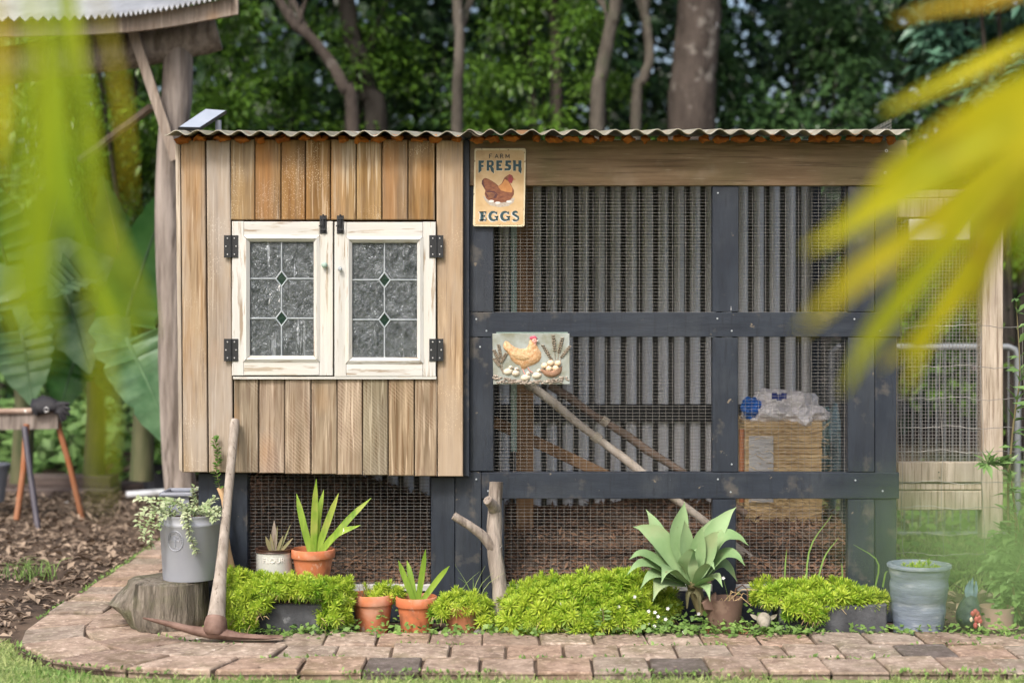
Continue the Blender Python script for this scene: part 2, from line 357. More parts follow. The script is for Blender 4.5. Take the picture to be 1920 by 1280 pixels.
mat('crock_rim', [(.045,.022,.014),(.08,.04,.026)], 20, bump=.2, rough=.35, spec=.5)
mat('rust_pot', [(.1,.06,.045),(.15,.09,.065),(.19,.12,.09)], 8, bump=.3, bscale=70, bdist=.001, rough=.8, spots=[dict(c=(.22,.15,.11), s=20, th=.63, soft=.05, f=.6)])
mat('pink_pot', [(.3,.2,.17),(.38,.26,.22)], 8, bump=.2, rough=.8)
mat('dark_stone', [(.035,.037,.042),(.06,.063,.07),(.1,.105,.115)], 9, bump=.7, bscale=45, bdist=.006, rough=.8,
    spots=[dict(c=(.24,.25,.26), s=26, th=.66, soft=.04, f=.7), dict(c=(.02,.022,.026), s=6, th=.6, soft=.1, f=.7)])
mat('pebble', [(.2,.19,.175),(.34,.32,.29),(.46,.43,.4)], 14, bump=.2, bscale=60, rough=.7, objcol=True)
mat('concrete', [(.3,.3,.28),(.4,.4,.38)], 10, bump=.5, bscale=60, rough=.9)
mat('pale_timber', [(.4,.4,.38),(.52,.52,.5)], 6, (.6,6,6), bump=.3, bscale=30, rough=.85)
mat('stump', [(.05,.042,.03),(.12,.1,.075),(.21,.18,.14),(.31,.27,.22)], 6, (5,5,.7), bump=1, bscale=9, bdist=.035, rough=.95,
    spots=[dict(c=(.035,.028,.02), s=6, st=(3,3,.35), th=.61, soft=.04, f=.9), dict(c=(.13,.15,.06), s=5, th=.6, soft=.1, f=.6), dict(c=(.4,.35,.29), s=12, st=(2,2,.5), th=.63, soft=.05, f=.6)])
mat('driftwood', [(.13,.105,.085),(.25,.21,.175),(.38,.33,.285)], 5, (6,6,.8), bump=.9, bscale=12, bdist=.008, rough=.9,
    spots=[dict(c=(.08,.06,.045), s=5, st=(6,6,.4), th=.63, soft=.04, f=.8)])
mat('handle_wood', [(.2,.165,.135),(.32,.275,.23),(.42,.37,.32)], 5, (9,9,.5), bump=.6, bscale=20, bdist=.002, rough=.8, spots=[dict(c=(.1,.075,.055), s=9, st=(9,9,.25), th=.63, soft=.03, f=.8), dict(c=(.14,.1,.075), s=6, th=.62, soft=.08, f=.6)])
mat('axe_wood', [(.5,.3,.14),(.6,.4,.22)], 4, (6,6,.5), bump=.1, rough=.6)
mat('rust_iron', [(.07,.032,.022),(.17,.085,.06),(.3,.2,.16)], 12, bump=.7, bscale=50, bdist=.003, rough=.8, metal=.1)
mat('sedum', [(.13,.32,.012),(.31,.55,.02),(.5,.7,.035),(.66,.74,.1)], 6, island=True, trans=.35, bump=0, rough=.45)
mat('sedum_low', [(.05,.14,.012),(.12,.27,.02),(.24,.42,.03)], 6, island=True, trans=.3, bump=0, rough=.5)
mat('strap_leaf', [(.1,.24,.015),(.22,.4,.03),(.36,.5,.07)], 5, (6,6,.8), trans=.3, bump=.15, bscale=20, rough=.45, spec=.4,
    spots=[dict(c=(.45,.45,.12), s=5, th=.64, soft=.06, f=.6)])
mat('agave', [(.14,.26,.095),(.22,.36,.15),(.34,.47,.25)], 3, trans=.12, bump=.12, bscale=30, rough=.6, spec=.2,
    spots=[dict(c=(.34,.36,.2), s=7, th=.62, soft=.08, f=.5), dict(c=(.2,.15,.07), s=30, th=.7, soft=.03, f=.7)])
mat('agave_dry', [(.07,.07,.03),(.13,.12,.06)], 9, bump=.3, rough=.8)
mat('succulent', [(.16,.2,.09),(.28,.3,.12),(.34,.25,.14)], 12, bump=.1, rough=.5)
mat('fig_leaf', [(.12,.22,.05),(.3,.42,.14),(.5,.58,.3),(.66,.7,.48)], 10, island=True, trans=.25, bump=0, rough=.45)
mat('vine_leaf', [(.03,.1,.015),(.08,.19,.025),(.16,.3,.05)], 10, island=True, trans=.25, bump=0, rough=.45)
mat('stem', [(.12,.1,.05),(.2,.17,.08)], 10, bump=.2, rough=.8)
mat('weed', [(.04,.11,.02),(.1,.22,.04),(.2,.36,.08),(.3,.46,.12)], 6, island=True, trans=.3, bump=0, rough=.5)
mat('petal', [(.8,.8,.8)], 3, bump=0, rough=.6, trans=.2)
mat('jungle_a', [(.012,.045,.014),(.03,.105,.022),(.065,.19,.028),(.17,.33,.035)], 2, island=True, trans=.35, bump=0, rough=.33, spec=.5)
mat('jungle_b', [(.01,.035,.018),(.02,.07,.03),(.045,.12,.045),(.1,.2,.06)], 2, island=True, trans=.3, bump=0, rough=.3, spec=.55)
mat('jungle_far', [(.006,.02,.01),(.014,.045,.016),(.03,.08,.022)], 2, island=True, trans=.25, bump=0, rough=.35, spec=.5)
mat('shrub_leaf', [(.05,.13,.03),(.1,.24,.06),(.19,.37,.11),(.3,.48,.17)], 3, island=True, trans=.35, bump=0, rough=.4, spec=.4)
mat('blue_leaf', [(.03,.1,.07),(.07,.18,.12),(.15,.3,.2)], 3, island=True, trans=.3, bump=0, rough=.35, spec=.5)
mat('banana', [(.035,.16,.035),(.08,.27,.05),(.15,.38,.09)], 3, trans=.4, bump=.1, bscale=20, rough=.4, spec=.4)
mat('banana_pale', [(.05,.15,.055),(.11,.25,.1),(.21,.36,.19)], 6, trans=.35, bump=.1, bscale=20, rough=.4, spec=.4)
mat('bark', [(.028,.021,.017),(.06,.047,.039),(.105,.085,.072)], 3, (3,3,.8), bump=1, bscale=10, bdist=.03, rough=.95, spots=[dict(c=(.3,.28,.25), s=5, th=.64, soft=.05, f=.6)])
mat('bark_pale', [(.04,.034,.026),(.075,.064,.05),(.13,.115,.095)], 4, (2,2,.8), bump=.8, bscale=10, bdist=.02, rough=.95, spots=[dict(c=(.07,.075,.05), s=4, th=.6, soft=.06, f=.7)])
mat('bark_dark', [(.02,.017,.014),(.04,.034,.028)], 4, (2,2,.8), bump=.8, bscale=10, bdist=.02, rough=.95)
mat('frond_yellow', [(.36,.36,.005),(.56,.52,.008),(.74,.66,.02)], 16, (1,1,.3), trans=.5, bump=0, rough=.4, objcol=True, spots=[dict(c=(.34,.2,.02), s=7, th=.63, soft=.05, f=.8), dict(c=(.3,.38,.01), s=5, th=.6, soft=.06, f=.6)])
mat('frond_green', [(.09,.24,.005),(.22,.42,.008),(.46,.55,.01)], 14, (1,1,.3), trans=.5, bump=0, rough=.4, objcol=True)
mat('frond_near', [(.16,.28,.09),(.24,.36,.14)], 3, trans=.5, bump=0, rough=.5)
mat('black_plastic', [(.015,.017,.022),(.03,.033,.04)], 10, bump=.1, rough=.5)
mat('grey_plastic', [(.2,.22,.27),(.27,.29,.34)], 5, bump=.1, rough=.5)
mat('solar_cell', [(.28,.32,.38),(.34,.38,.44)], 8, bump=0, rough=.12, spec=.8)
mat('orange_tube', [(.3,.085,.02),(.45,.14,.035),(.32,.17,.1)], 5, bump=.3, rough=.6)
mat('rusty_tube', [(.2,.12,.09),(.34,.2,.14),(.4,.3,.24)], 5, bump=.3, rough=.7)
mat('dark_tube', [(.04,.04,.055),(.09,.08,.1)], 5, bump=.2, rough=.5)
mat('sleeper', [(.06,.045,.04),(.12,.09,.08),(.18,.14,.125)], 4, (.7,5,5), bump=.7, bscale=16, bdist=.01, rough=.9)
mat('glove', [(.012,.012,.016),(.03,.03,.036)], 8, bump=.4, bscale=40, rough=.7)
mat('straw', [(.36,.23,.1),(.55,.39,.19),(.66,.52,.3)], 6, (.5,3,9), bump=.8, bscale=22, bdist=.008, rough=.85)
mat('plastic_film', [(.78,.78,.85),(.93,.93,.97)], 6, bump=.8, bscale=18, bdist=.02, rough=.18, spec=.8, trans=.25)
mat('clear_film', [(.5,.52,.55),(.7,.72,.74)], 12, (1,1,6), bump=.6, bscale=25, bdist=.008, rough=.25, spec=.6, glass=.5)
mat('print_blue', [(.01,.03,.2)], 3, bump=0, rough=.5)
mat('blue_plastic', [(.005,.09,.42),(.01,.13,.5)], 6, bump=.3, bscale=30, rough=.4)
mat('teal_plastic', [(.16,.3,.32),(.24,.4,.42)], 6, bump=.3, bscale=30, rough=.4)
mat('bamboo', [(.3,.25,.2),(.42,.36,.3),(.5,.45,.39)], 4, (6,6,.6), bump=.3, bscale=20, rough=.7)
mat('bamboo_dark', [(.1,.07,.05),(.17,.12,.09)], 4, (6,6,.6), bump=.3, bscale=20, rough=.8)
mat('twine', [(.42,.37,.29),(.55,.5,.42)], 30, bump=.5, rough=.9)
mat('mint_paint', [(.3,.42,.36),(.38,.5,.44)], 10, bump=.2, rough=.7)
# sign / plaque paints
mat('sign_tan', [(.46,.3,.13),(.56,.39,.2),(.6,.45,.27)], 12, bump=.1, rough=.5, spots=[dict(c=(.3,.16,.06), s=9, th=.63, soft=.08, f=.6)])
mat('sign_cream', [(.58,.5,.32),(.7,.63,.46)], 40, bump=.1, rough=.5, spots=[dict(c=(.16,.09,.06), s=60, th=.62, soft=.03)])
mat('sign_teal', [(.018,.05,.06),(.03,.075,.09)], 60, bump=0, rough=.5)
mat('sign_black', [(.03,.03,.03)], 20, bump=0, rough=.5)
mat('hen_brown', [(.1,.028,.018),(.2,.065,.035),(.28,.11,.05)], 60, (1,1,2), bump=0, rough=.5)
mat('hen_dark', [(.05,.018,.02),(.1,.035,.035)], 90, bump=0, rough=.5)
mat('hen_gold', [(.42,.17,.05),(.52,.25,.09)], 60, bump=0, rough=.5)
mat('hen_red', [(.2,.03,.04),(.3,.05,.05)], 60, bump=0, rough=.5)
mat('nest_straw', [(.28,.22,.16),(.45,.38,.3),(.55,.5,.44)], 120, (1,1,4), bump=0, rough=.6)
mat('egg_white', [(.7,.66,.62)], 60, bump=0, rough=.5)
mat('plq_back', [(.19,.19,.13),(.29,.31,.26),(.38,.43,.43)], 14, bump=.3, bscale=90, bdist=.002, rough=.6)
mat('plq_hen', [(.42,.19,.06),(.6,.34,.13),(.72,.52,.32)], 90, bump=1, bscale=160, bdist=.004, rough=.5)
mat('plq_wing', [(.4,.2,.05),(.62,.4,.15),(.72,.56,.34)], 120, (1,1,2), bump=1, bscale=200, bdist=.005, rough=.5)
mat('plq_pink', [(.55,.07,.14),(.65,.14,.2)], 60, bump=.2, rough=.5)
mat('plq_face', [(.6,.24,.2),(.68,.36,.3)], 60, bump=.2, rough=.5)
mat('plq_chick', [(.52,.44,.33),(.72,.66,.55)], 60, bump=.6, bscale=200, bdist=.002, rough=.5)
mat('plq_egg', [(.68,.5,.33),(.75,.62,.46)], 30, bump=0, rough=.4)
mat('plq_basket', [(.3,.16,.1),(.48,.29,.19)], 100, (1,1,3), bump=1, bscale=150, bdist=.004, rough=.6)
mat('plq_wheat', [(.13,.1,.065),(.25,.2,.14),(.36,.3,.23)], 110, bump=1, bscale=180, bdist=.004, rough=.6)
mat('plq_ground', [(.16,.12,.09),(.36,.29,.23),(.55,.48,.41)], 60, bump=1, bscale=110, bdist=.006, rough=.6)
mat('rooster_dark', [(.015,.024,.028),(.035,.05,.056),(.06,.085,.09)], 40, bump=.6, bscale=110, bdist=.003, rough=.45, spec=.5)
mat('rooster_tail', [(.05,.09,.13),(.16,.24,.3)], 30, (1,1,.3), bump=.3, rough=.4)
mat('rooster_red', [(.26,.04,.045),(.38,.09,.085)], 30, bump=.2, rough=.5)
mat('rooster_cream', [(.6,.52,.36)], 30, bump=.2, rough=.5)
mat('stone_animal', [(.2,.18,.14),(.34,.31,.25),(.42,.39,.33)], 30, bump=.6, bscale=80, bdist=.003, rough=.85)
mat('tube_metal', [(.2,.22,.23),(.3,.32,.33)], 6, bump=0, rough=.5, metal=.3)
mat('banana_stem', [(.05,.07,.025),(.1,.13,.05),(.16,.15,.08)], 6, (3,3,.5), bump=.3, rough=.7)
mat('haze_white', [(.7,.7,.66),(.78,.78,.74)], 6, bump=.1, rough=.6)

# ------------------------------------------------------------------ ground, lawn
mb = MB(); mb.add([(-60,-12,0),(60,-12,0),(60,90,0),(-60,90,0)], [(0,1,2,3)])
tag(mb.build('ground', 'soil'), kind='structure')

def path_pt(s, off):                # brick path: straight along the front, then bending back round the left corner
    Rc, xc, yc = .8, -.65, .18
    x_end = 3.0; L1 = x_end-xc
    if s < L1: return Vector((x_end-s, -.62+off*-1, 0))
    a = (s-L1)/Rc
    if a < math.pi/2:
        r = Rc+off
        sq = 1+.15*math.sin(2*a)**2
        return Vector((xc-math.sin(a)*r*sq, yc-math.cos(a)*r*sq, 0))
    t = s-L1-Rc*math.pi/2
    return Vector((xc-(Rc+off), yc+t, 0))
path = MB(); path.v = []; path.f = []
pv = []
N = 120; Ltot = 3.65+.8*math.pi/2+2.4
for i in range(N):
    s = Ltot*i/(N-1); pv += [tuple(path_pt(s, -.31)+Vector((0,0,.016))), tuple(path_pt(s, .31)+Vector((0,0,.016)))]
path.add(pv, [(2*i, 2*i+1, 2*i+3, 2*i+2) for i in range(N-1)])
bp = tag(path.build('brick_path', 'soil'), kind='structure')
PAVCOL = [(1.02,.93,.86),(.95,.86,.8),(1.1,1.04,.98),(.86,.76,.7),(1.18,1.08,1.0),(.92,.9,.86),(1.05,.9,.8),(1,.95,.9)]
r_ = random.Random(3)
for row in range(3):
    o0, o1 = .31-.207*row, .31-.207*(row+1)
    s = -.1+.09*row
    while s < Ltot-.2:
        L = r_.uniform(.18,.2); g = .0025+r_.random()*.0035; j = lambda: Vector((r_.uniform(-.003,.003), r_.uniform(-.003,.003), 0))
        zt = .028+r_.uniform(-.005,.006); tilt = [r_.uniform(-.004,.004) for _ in range(4)]
        cs = [path_pt(max(s+g,0), o0-g), path_pt(max(s+g,0), o1+g), path_pt(s+L-g, o1+g), path_pt(s+L-g, o0-g)]
        cs = [c+j() for c in cs]; c0 = sum(cs, Vector())/4
        ins = [c+(c0-c).normalized()*.006 for c in cs]
        vs = [(c.x,c.y,-.02) for c in cs]+[(c.x,c.y,zt-.005+t) for c,t in zip(cs,tilt)]+[(c.x,c.y,zt+t) for c,t in zip(ins,tilt)]
        fs = [(0,1,2,3),(8,9,10,11)]
        for k in range(4):
            q = (k+1)%4; fs += [(k,q,q+4,k+4),(k+4,q+4,q+8,k+8)]
        cl = r_.choice(PAVCOL)
        if r_.random() < .055: cl = (.42,.42,.44)
        MB().add(vs, fs).build('paver', 'paver', bp, origin=(c0.x,c0.y,0), color=cl)
        s += L
# ------------------------------------------------------------------ the coop
coop = thing('chicken_coop', 'timber chicken coop with navy frame, wire mesh run and corrugated iron roof', 'chicken coop', (.1,.6,0))
YB = -.06                        # front of the boarded box
def quad(x0t, x1t, yt, x0b, x1b, yb, yd):
    return [(P(x0t,yt,yd).x,P(x0t,yt,yd).z),(P(x1t,yt,yd).x,P(x1t,yt,yd).z),(P(x1b,yb,yd).x,P(x1b,yb,yd).z),(P(x0b,yb,yd).x,P(x0b,yb,yd).z)]
def plank(q, m, color, y0=None):
    y0 = YB+random.uniform(-.003,.003) if y0 is None else y0
    c = (sum(p[0] for p in q)/4, y0, sum(p[1] for p in q)/4)
    return MB().plank(q, y0, y0+.02).build('plank', m, coop, origin=c, color=color)
g = 1.0
full = [(338,385,343,390),(386,432,391,438)]
for (a,b,c,d), cl in zip(full, [(1.0,.97,.94),(.98,.96,.95)]):
    plank(quad(a+g,b-g,263,c+g,d-g,885,YB), 'plank', cl)
plank(quad(817+g,868,263,820+g,868,893,YB), 'plank', (1.02,.9,.75))
xs = [432,478,527,573,620,668,716,765,816]; ucol = [(.95,.93,.85),(.82,.74,.66),(.86,.78,.68),(.95,.88,.78),(1,.97,.88),(1.03,1,.92),(.86,.78,.68),(.92,.85,.74)]
for i in range(8): plank(quad(xs[i]+g,xs[i+1]-g,262+random.uniform(-1,1),xs[i]+g,xs[i+1]-g,412,YB), 'plank_flecked', ucol[i])
xl = [438,485,534,583,632,680,728,777,820]; lcol = [(.9,.88,.86),(1,.93,.9),(1.05,.98,.92),(1.05,1,.95),(1.08,1.02,.98),(.8,.82,.76),(1.08,.98,.86),(1.05,.98,.92)]
for i in range(8): plank(quad(xl[i]+g,xl[i+1]-g,711,xl[i]+g,xl[i+1]-g,886+i*.9,YB), 'plank_sawn', lcol[i])
xL, xR = P(330,500,YB).x, P(868,500,YB).x
zt, zb = P(0,262,YB).z, P(0,886,YB).z
q = [(P(329,268,YB).x, P(0,268,YB).z), (P(337.5,262,YB).x, P(0,262,YB).z), (P(342.5,885,YB).x, P(0,885,YB).z), (P(337,880,YB).x, P(0,880,YB).z)]
MB().plank(q, YB-.004, 1.0, .002).build('side_wall', 'gate_wood', coop)
m = MB(); m.box(xR-.03, xR-.004, YB+.025, 1.0, zb, zt+.01); m.build('partition', 'plank_sawn', coop)
m = MB(); m.box(xL+.02, xR-.035, YB+.025, 1.0, zb+.005, zb+.025); m.build('box_floor', 'brown_timber', coop)
m = MB(); m.box(xL+.02, xR-.035, .95, .97, zb+.03, zt+.1); m.build('box_back', 'brown_timber', coop)
# ledge under the window doors and the dark gap round them
m = MB(); m.pbox(437,706,818,710.5,YB-.012,YB+.02); m.build('sill', 'white_paint_rail', coop)

def window_door(x0, y0, x1, y1, gx0, gy0, gx1, gy1, hinge_left):
    yf = YB-.014
    p0 = P((x0+x1)/2, y1, yf)
    d = MB(); k = 12*.98
    sw = gx0-x0-11, x1-gx1-11
    def pl(mb, a, b, c, e, yy=yf, th=.022): mb.plank(quad(a,c,b,a,c,e,yy), yy, yy+th, .0015)
    pl(d, x0, y0, gx0-11, y1); pl(d, gx1+11, y0, x1, y1)
    root = d.build('window_door', 'white_paint', coop, origin=p0)
    r = MB(); pl(r, gx0-10.6, y0+.5, gx1+10.6, gy0-11); r.build('rail', 'white_paint_rail', root); r = MB(); pl(r, gx0-10.6, gy1+11, gx1+10.6, y1-.5); r.build('rail', 'white_paint_rail', root)
    # mitred glazing bead: four bevelled pieces
    for k in range(4):
        o_ = [(gx0-12,gy0-12),(gx1+12,gy0-12),(gx1+12,gy1+12),(gx0-12,gy1+12)]; i_ = [(gx0,gy0),(gx1,gy0),(gx1,gy1),(gx0,gy1)]
        a, b = o_[k], o_[(k+1)%4]; c, e = i_[(k+1)%4], i_[k]
        t = .5; dx, dy = (b[0]-a[0]), (b[1]-a[1]); L = math.hypot(dx,dy); ux, uy = dx/L*t, dy/L*t
        a=(a[0]+ux,a[1]+uy); b=(b[0]-ux,b[1]-uy); c=(c[0]-ux,c[1]-uy); e=(e[0]+ux,e[1]+uy)
        W = lambda p, yy: P(p[0], p[1], yf)+Vector((0, yy, 0))
        am = ((a[0]+e[0])/2,(a[1]+e[1])/2); bm_ = ((b[0]+c[0])/2,(b[1]+c[1])/2)
        vs = [W(a,-.001),W(b,-.001),W(bm_,-.007),W(am,-.007),W(c,.004),W(e,.004),W(a,.02),W(b,.02),W(c,.02),W(e,.02)]
        MB().add(vs, [(0,1,2,3),(3,2,4,5),(0,6,7,1),(5,4,8,9),(6,9,8,7),(0,3,5,9,6),(1,7,8,4,2)]).build('bead', 'white_paint_rail' if k%2==0 else 'white_paint', root)
    # leaded panes with two small diamonds
    cx = (gx0+gx1)/2; h = gy1-gy0; r1, r2 = gy0+h*.325, gy0+h*.672; dw, dh = 11, 14.5
    yg = yf+.013
    def pane(pts, mm='window_glass'):
        q = [(P(a,b,yg).x, P(a,b,yg).z) for a,b in pts]; c = (sum(p[0] for p in q)/len(q), yg, sum(p[1] for p in q)/len(q))
        MB().prism(q, yg, yg+.003).build('pane', mm, root, origin=c)
    e = 1.2
    for s_ in (-1,1):
        xo = gx0 if s_ < 0 else gx1; xi = cx+s_*e
        pane([(xo,gy0),(xi,gy0),(xi,r1-dh-e),(cx+s_*(dw+e),r1-e),(xo,r1-e)])
        pane([(xo,r1+e),(cx+s_*(dw+e),r1+e),(xi,r1+dh+e),(xi,r2-dh-e),(cx+s_*(dw+e),r2-e),(xo,r2-e)])
        pane([(xo,r2+e),(cx+s_*(dw+e),r2+e),(xi,r2+dh+e),(xi,gy1),(xo,gy1)])
    for rr in (r1,r2): pane([(cx-dw+e,rr),(cx,rr-dh+e),(cx+dw-e,rr),(cx,rr+dh-e)], 'green_glass')
    cm = MB(); W = lambda a,b: P(a,b,yg-.001)
    segs = [((cx,gy0),(cx,r1-dh)),((cx,r1+dh),(cx,r2-dh)),((cx,r2+dh),(cx,gy1))]
    for rr in (r1,r2):
        segs += [((gx0,rr),(cx-dw,rr)),((cx+dw,rr),(gx1,rr)),((cx-dw,rr),(cx,rr-dh)),((cx,rr-dh),(cx+dw,rr)),((cx+dw,rr),(cx,rr+dh)),((cx,rr+dh),(cx-dw,rr))]
    for a,b in segs: cm.tube([W(*a),W(*b)], .0028, 6)
    cm.build('lead_came', 'lead', root, smooth=True)
    # hinges
    for hy in (462,656):
        hx = x0-2 if hinge_left else x1+1
        hg = MB()
        for s_ in (-1,1): hg.plank(quad(hx+s_*7-6.2,hx+s_*7+6.2,hy-21,hx+s_*7-6.2,hx+s_*7+6.2,hy+21,yf-.004), yf-.004, yf+.002, .0008)
        hg.tube([P(hx,hy-21,yf-.004),P(hx,hy+21,yf-.004)], .0045, 8)
        ho = hg.build('hinge', 'black_iron', root, origin=P(hx,hy,yf-.004))
        for s_ in (-1,1):
            for k, dy in enumerate((-15,0,15)):
                sx = hx+s_*(8+(1 if k==1 else -1)*1.5)
                c = P(sx,hy+dy,yf-.0055); b = MB().lathe(c, [(.0028,-.0012),(.0028,.0004),(.0016,.0012),(0,.0012)], 8, rot=Matrix.Rotation(R(90),3,'X'))
                sub = b.build('screw', 'screw', root)
    bx = x1-18 if hinge_left else x0+11
    bo = MB(); bo.plank(quad(bx-6.5,bx+6.5,404,bx-6.5,bx+6.5,438,yf-.003), yf-.003, yf+.001, .0008)
    bo.tube([P(bx,402,yf-.008),P(bx,436,yf-.008)], .0035, 8); bo.tube([P(bx,422,yf-.008),P(bx-8,424,yf-.014)], .0025, 6)
    bo.pbox(bx-5,407,bx+5,411,yf-.012,yf-.003).pbox(bx-5,428,bx+5,432,yf-.012,yf-.003)
    bo.build('bolt', 'black_iron', root)
    kx, ky = (x1-15, 497) if hinge_left else (x0+11, 504)
    kr = .011 if hinge_left else .008
    kb = MB().lathe(P(kx,ky,yf), [(kr*.6,0),(kr*.6,.006),(kr,.01),(kr,.016),(kr*.7,.021),(0,.022)], 16, rot=Matrix.Rotation(R(90),3,'X'))
    kb.build('knob', 'mint_paint' if hinge_left else 'lead', root, smooth=True)
    return root
window_door(435,415,624,704,468,453,588,667,True)
window_door(627,416,817,706,660,455,782,670,False)

# navy frame
def post(x0,y0,x1,y1,ya=0,yb=.045,name='post',m='navy'):
    a, b = P(x0,y0,ya), P(x1,y1,ya)
    q = [(a.x,a.z),(b.x,a.z),(b.x,b.z),(a.x,b.z)]
    return MB().plank(q, ya, yb, .002).build(name, m, coop, origin=((a.x+b.x)/2, ya, (a.z+b.z)/2))
post(868.5,263,880,893,-.03,.06)
for r in [(880.5,349,925,584.5),(880.5,632.5,925,883),(1336,349,1385,584.5),(1336,632.5,1384,884.5),(1336,935.5,1380,1166),
          (1590,349,1640,584.5),(1590,632.5,1640,884.5),(1590,935.5,1640,1166)]: post(*r)
for r in [(808,894,852.5,1166),(853.5,884.5,902.5,1166),(904,935.5,945,1166),(372,887,464,1166),(1640.7,349,1681,1166)]: post(*r, ya=.004, yb=.07)
for r in [(876,585.5,1688,631.5),(903,885.5,1686,934.5)]: post(*r, ya=-.002, yb=.05, name='rail', m='navy_rail')
hd = post(880.5,263,1701,348,-.008,.04,'header_beam','header_wood')
for hx,hy in ((1662,283),(1660,324)):
    MB().lathe(P(hx,hy,-.0085), [(.006,-.001),(.006,.001),(.003,.0012),(.003,-.001)], 12, rot=Matrix.Rotation(R(90),3,'X')).build('washer','screw',coop)
post(470,1096,806,1108,-.002,.03,'sill_board','pale_timber'); post(945.5,1096,1589,1108,.006,.03,'sill_board','pale_timber')
for x0,x1 in ((470,806),(945.5,1589)): post(x0,1108.5,x1,1166,.008,.03,'base_board','navy_rail')
for sx,sy in ((893,598),(912,620),(893,898),(915,920),(1345,597),(1372,620),(1346,898),(1370,922),(1602,598),(1650,620),(1604,900),(1655,920),(890,360),(912,372),(1346,362),(1372,870),(900,650)):
    MB().lathe(P(sx,sy,-.003), [(.0035,-.001),(.0035,.0008),(0,.001)], 8, rot=Matrix.Rotation(R(90),3,'X')).build('screw','lead',coop)
# wire mesh panels
def mesh_panel(x0,y0,x1,y1,y,parent=coop,px=12.4,py=6.2,rw=.0004,name='wire_mesh',m='wire'):
    a, b = P(x0,y0,y), P(x1,y1,y); s = (CAMD+y)/FPX; mm = MB()
    n = int((b.x-a.x)/(px*s)); k = int((a.z-b.z)/(py*s))
    for i in range(n+1):
        x = a.x+i*px*s; bend = random.uniform(-.0008,.0008)
        mm.box(x-rw,x+rw,y-rw+bend,y+rw+bend,b.z,a.z)
    for i in range(k+1):
        z = b.z+i*py*s+random.uniform(-.0006,.0006); mm.box(a.x,b.x,y-.002,y-.0009,z-rw,z+rw)
    o = mm.build(name, m, parent, fix=False); o['kind'] = 'stuff'; return o
for r in [(926,349,1335,585,.02),(1386,349,1589,585,.02),(926,632,1335,885,.02),(1385,632,1589,885,.02),(946,935,1335,1097,.035),(1381,935,1589,1097,.035),(466,890,807,1097,.03)]:
    mesh_panel(*r)
# roof: two corrugated sheets, foam in the corrugations
def corrugated(name, x0, x1, y0, z0, y1, z1, pitch, amp, th, m, parent, phase=0, wob=0, ny=2, seg=10):
    mm = MB(); n = max(4, int((x1-x0)/pitch*seg)); up = []
    for j in range(ny):
        t = j/(ny-1)
        for i in range(n+1):
            x = x0+(x1-x0)*i/n
            w = math.sin((x-x0)/pitch*2*math.pi+phase)*amp*1.15*(1+wob*mnoise.noise(Vector((x*3,j*3,1))))
            z = z0+(z1-z0)*t+w+(wob*.02*mnoise.noise(Vector((x*2.2,0,4))) if j == 0 else 0)
            up.append((x, y0+(y1-y0)*t, z))
    lo = [(x,y,z-th) for x,y,z in up]; k = len(up); W = n+1
    fs = []
    for j in range(ny-1):
        for i in range(n):
            a = j*W+i; fs += [(a,a+1,a+1+W,a+W),(k+a+W,k+a+1+W,k+a+1,k+a)]
    for i in range(n): fs += [(k+i,k+i+1,i+1,i),((ny-1)*W+i,(ny-1)*W+i+1,k+(ny-1)*W+i+1,k+(ny-1)*W+i)]
    for j in range(ny-1): fs += [(j*W,(j+1)*W,k+(j+1)*W,k+j*W),(k+j*W+n,k+(j+1)*W+n,(j+1)*W+n,j*W+n)]
    return mm.add(up+lo, fs).build(name, m, parent, smooth=True)
RY = -.15; rise = .21
zr = P(0,249,RY).z
xa, xb, xc_ = P(308,0,RY).x, P(905,0,RY).x, P(1705,0,RY).x
rf1 = corrugated('roof_sheet', xa, xb, RY, zr-.001, 1.8, zr+rise-.001, .0762, .0078, .0028, 'roof_iron', coop, phase=-2.0, wob=.5, ny=4, seg=12)
rf2 = corrugated('roof_sheet', xb-.06, xc_, RY-.01, zr+.003, 1.8, zr+rise+.004, .0762, .0085, .0028, 'roof_iron', coop, phase=.6, wob=.15, ny=4, seg=12)
x = xa+.05; i = 0
while x < xc_-.03:
    w_ = random.uniform(.018,.034); h_ = random.uniform(.008,.014); s0 = i*3.1
    mm = MB().ball((x, -.062, zr-.012+random.uniform(-.005,.003)), (w_,.03,h_), 14, 8)
    mm.v = [(a+.014*mnoise.noise(Vector((a*60,b*40,c*60))), b+.012*mnoise.noise(Vector((a*40+9,b*40,c*60))), c+.013*mnoise.noise(Vector((a*70,b*40+5,c*50)))) for a,b,c in mm.v]
    mm.build('foam_lump', 'foam', rf2 if x > xb-.03 else rf1, origin=(x,-.075,zr), smooth=True)
    x += .0381*2+random.uniform(-.012,.012) if i%3 else .062; i += 1
m = MB(); m.box(xa+.05,xc_-.03,.05,.1,zr-.07,zr-.012); m.build('roof_batten','brown_timber',coop)
m = MB(); m.box(xL+.02,xR-.04,-.03,.03,zt-.03,zr+.003); m.build('eave_board','brown_timber',coop)
m = MB(); m.box(xa+.05,xc_-.03,1.62,1.7,zr+.1,zr+.165); m.build('roof_batten','brown_timber',coop)
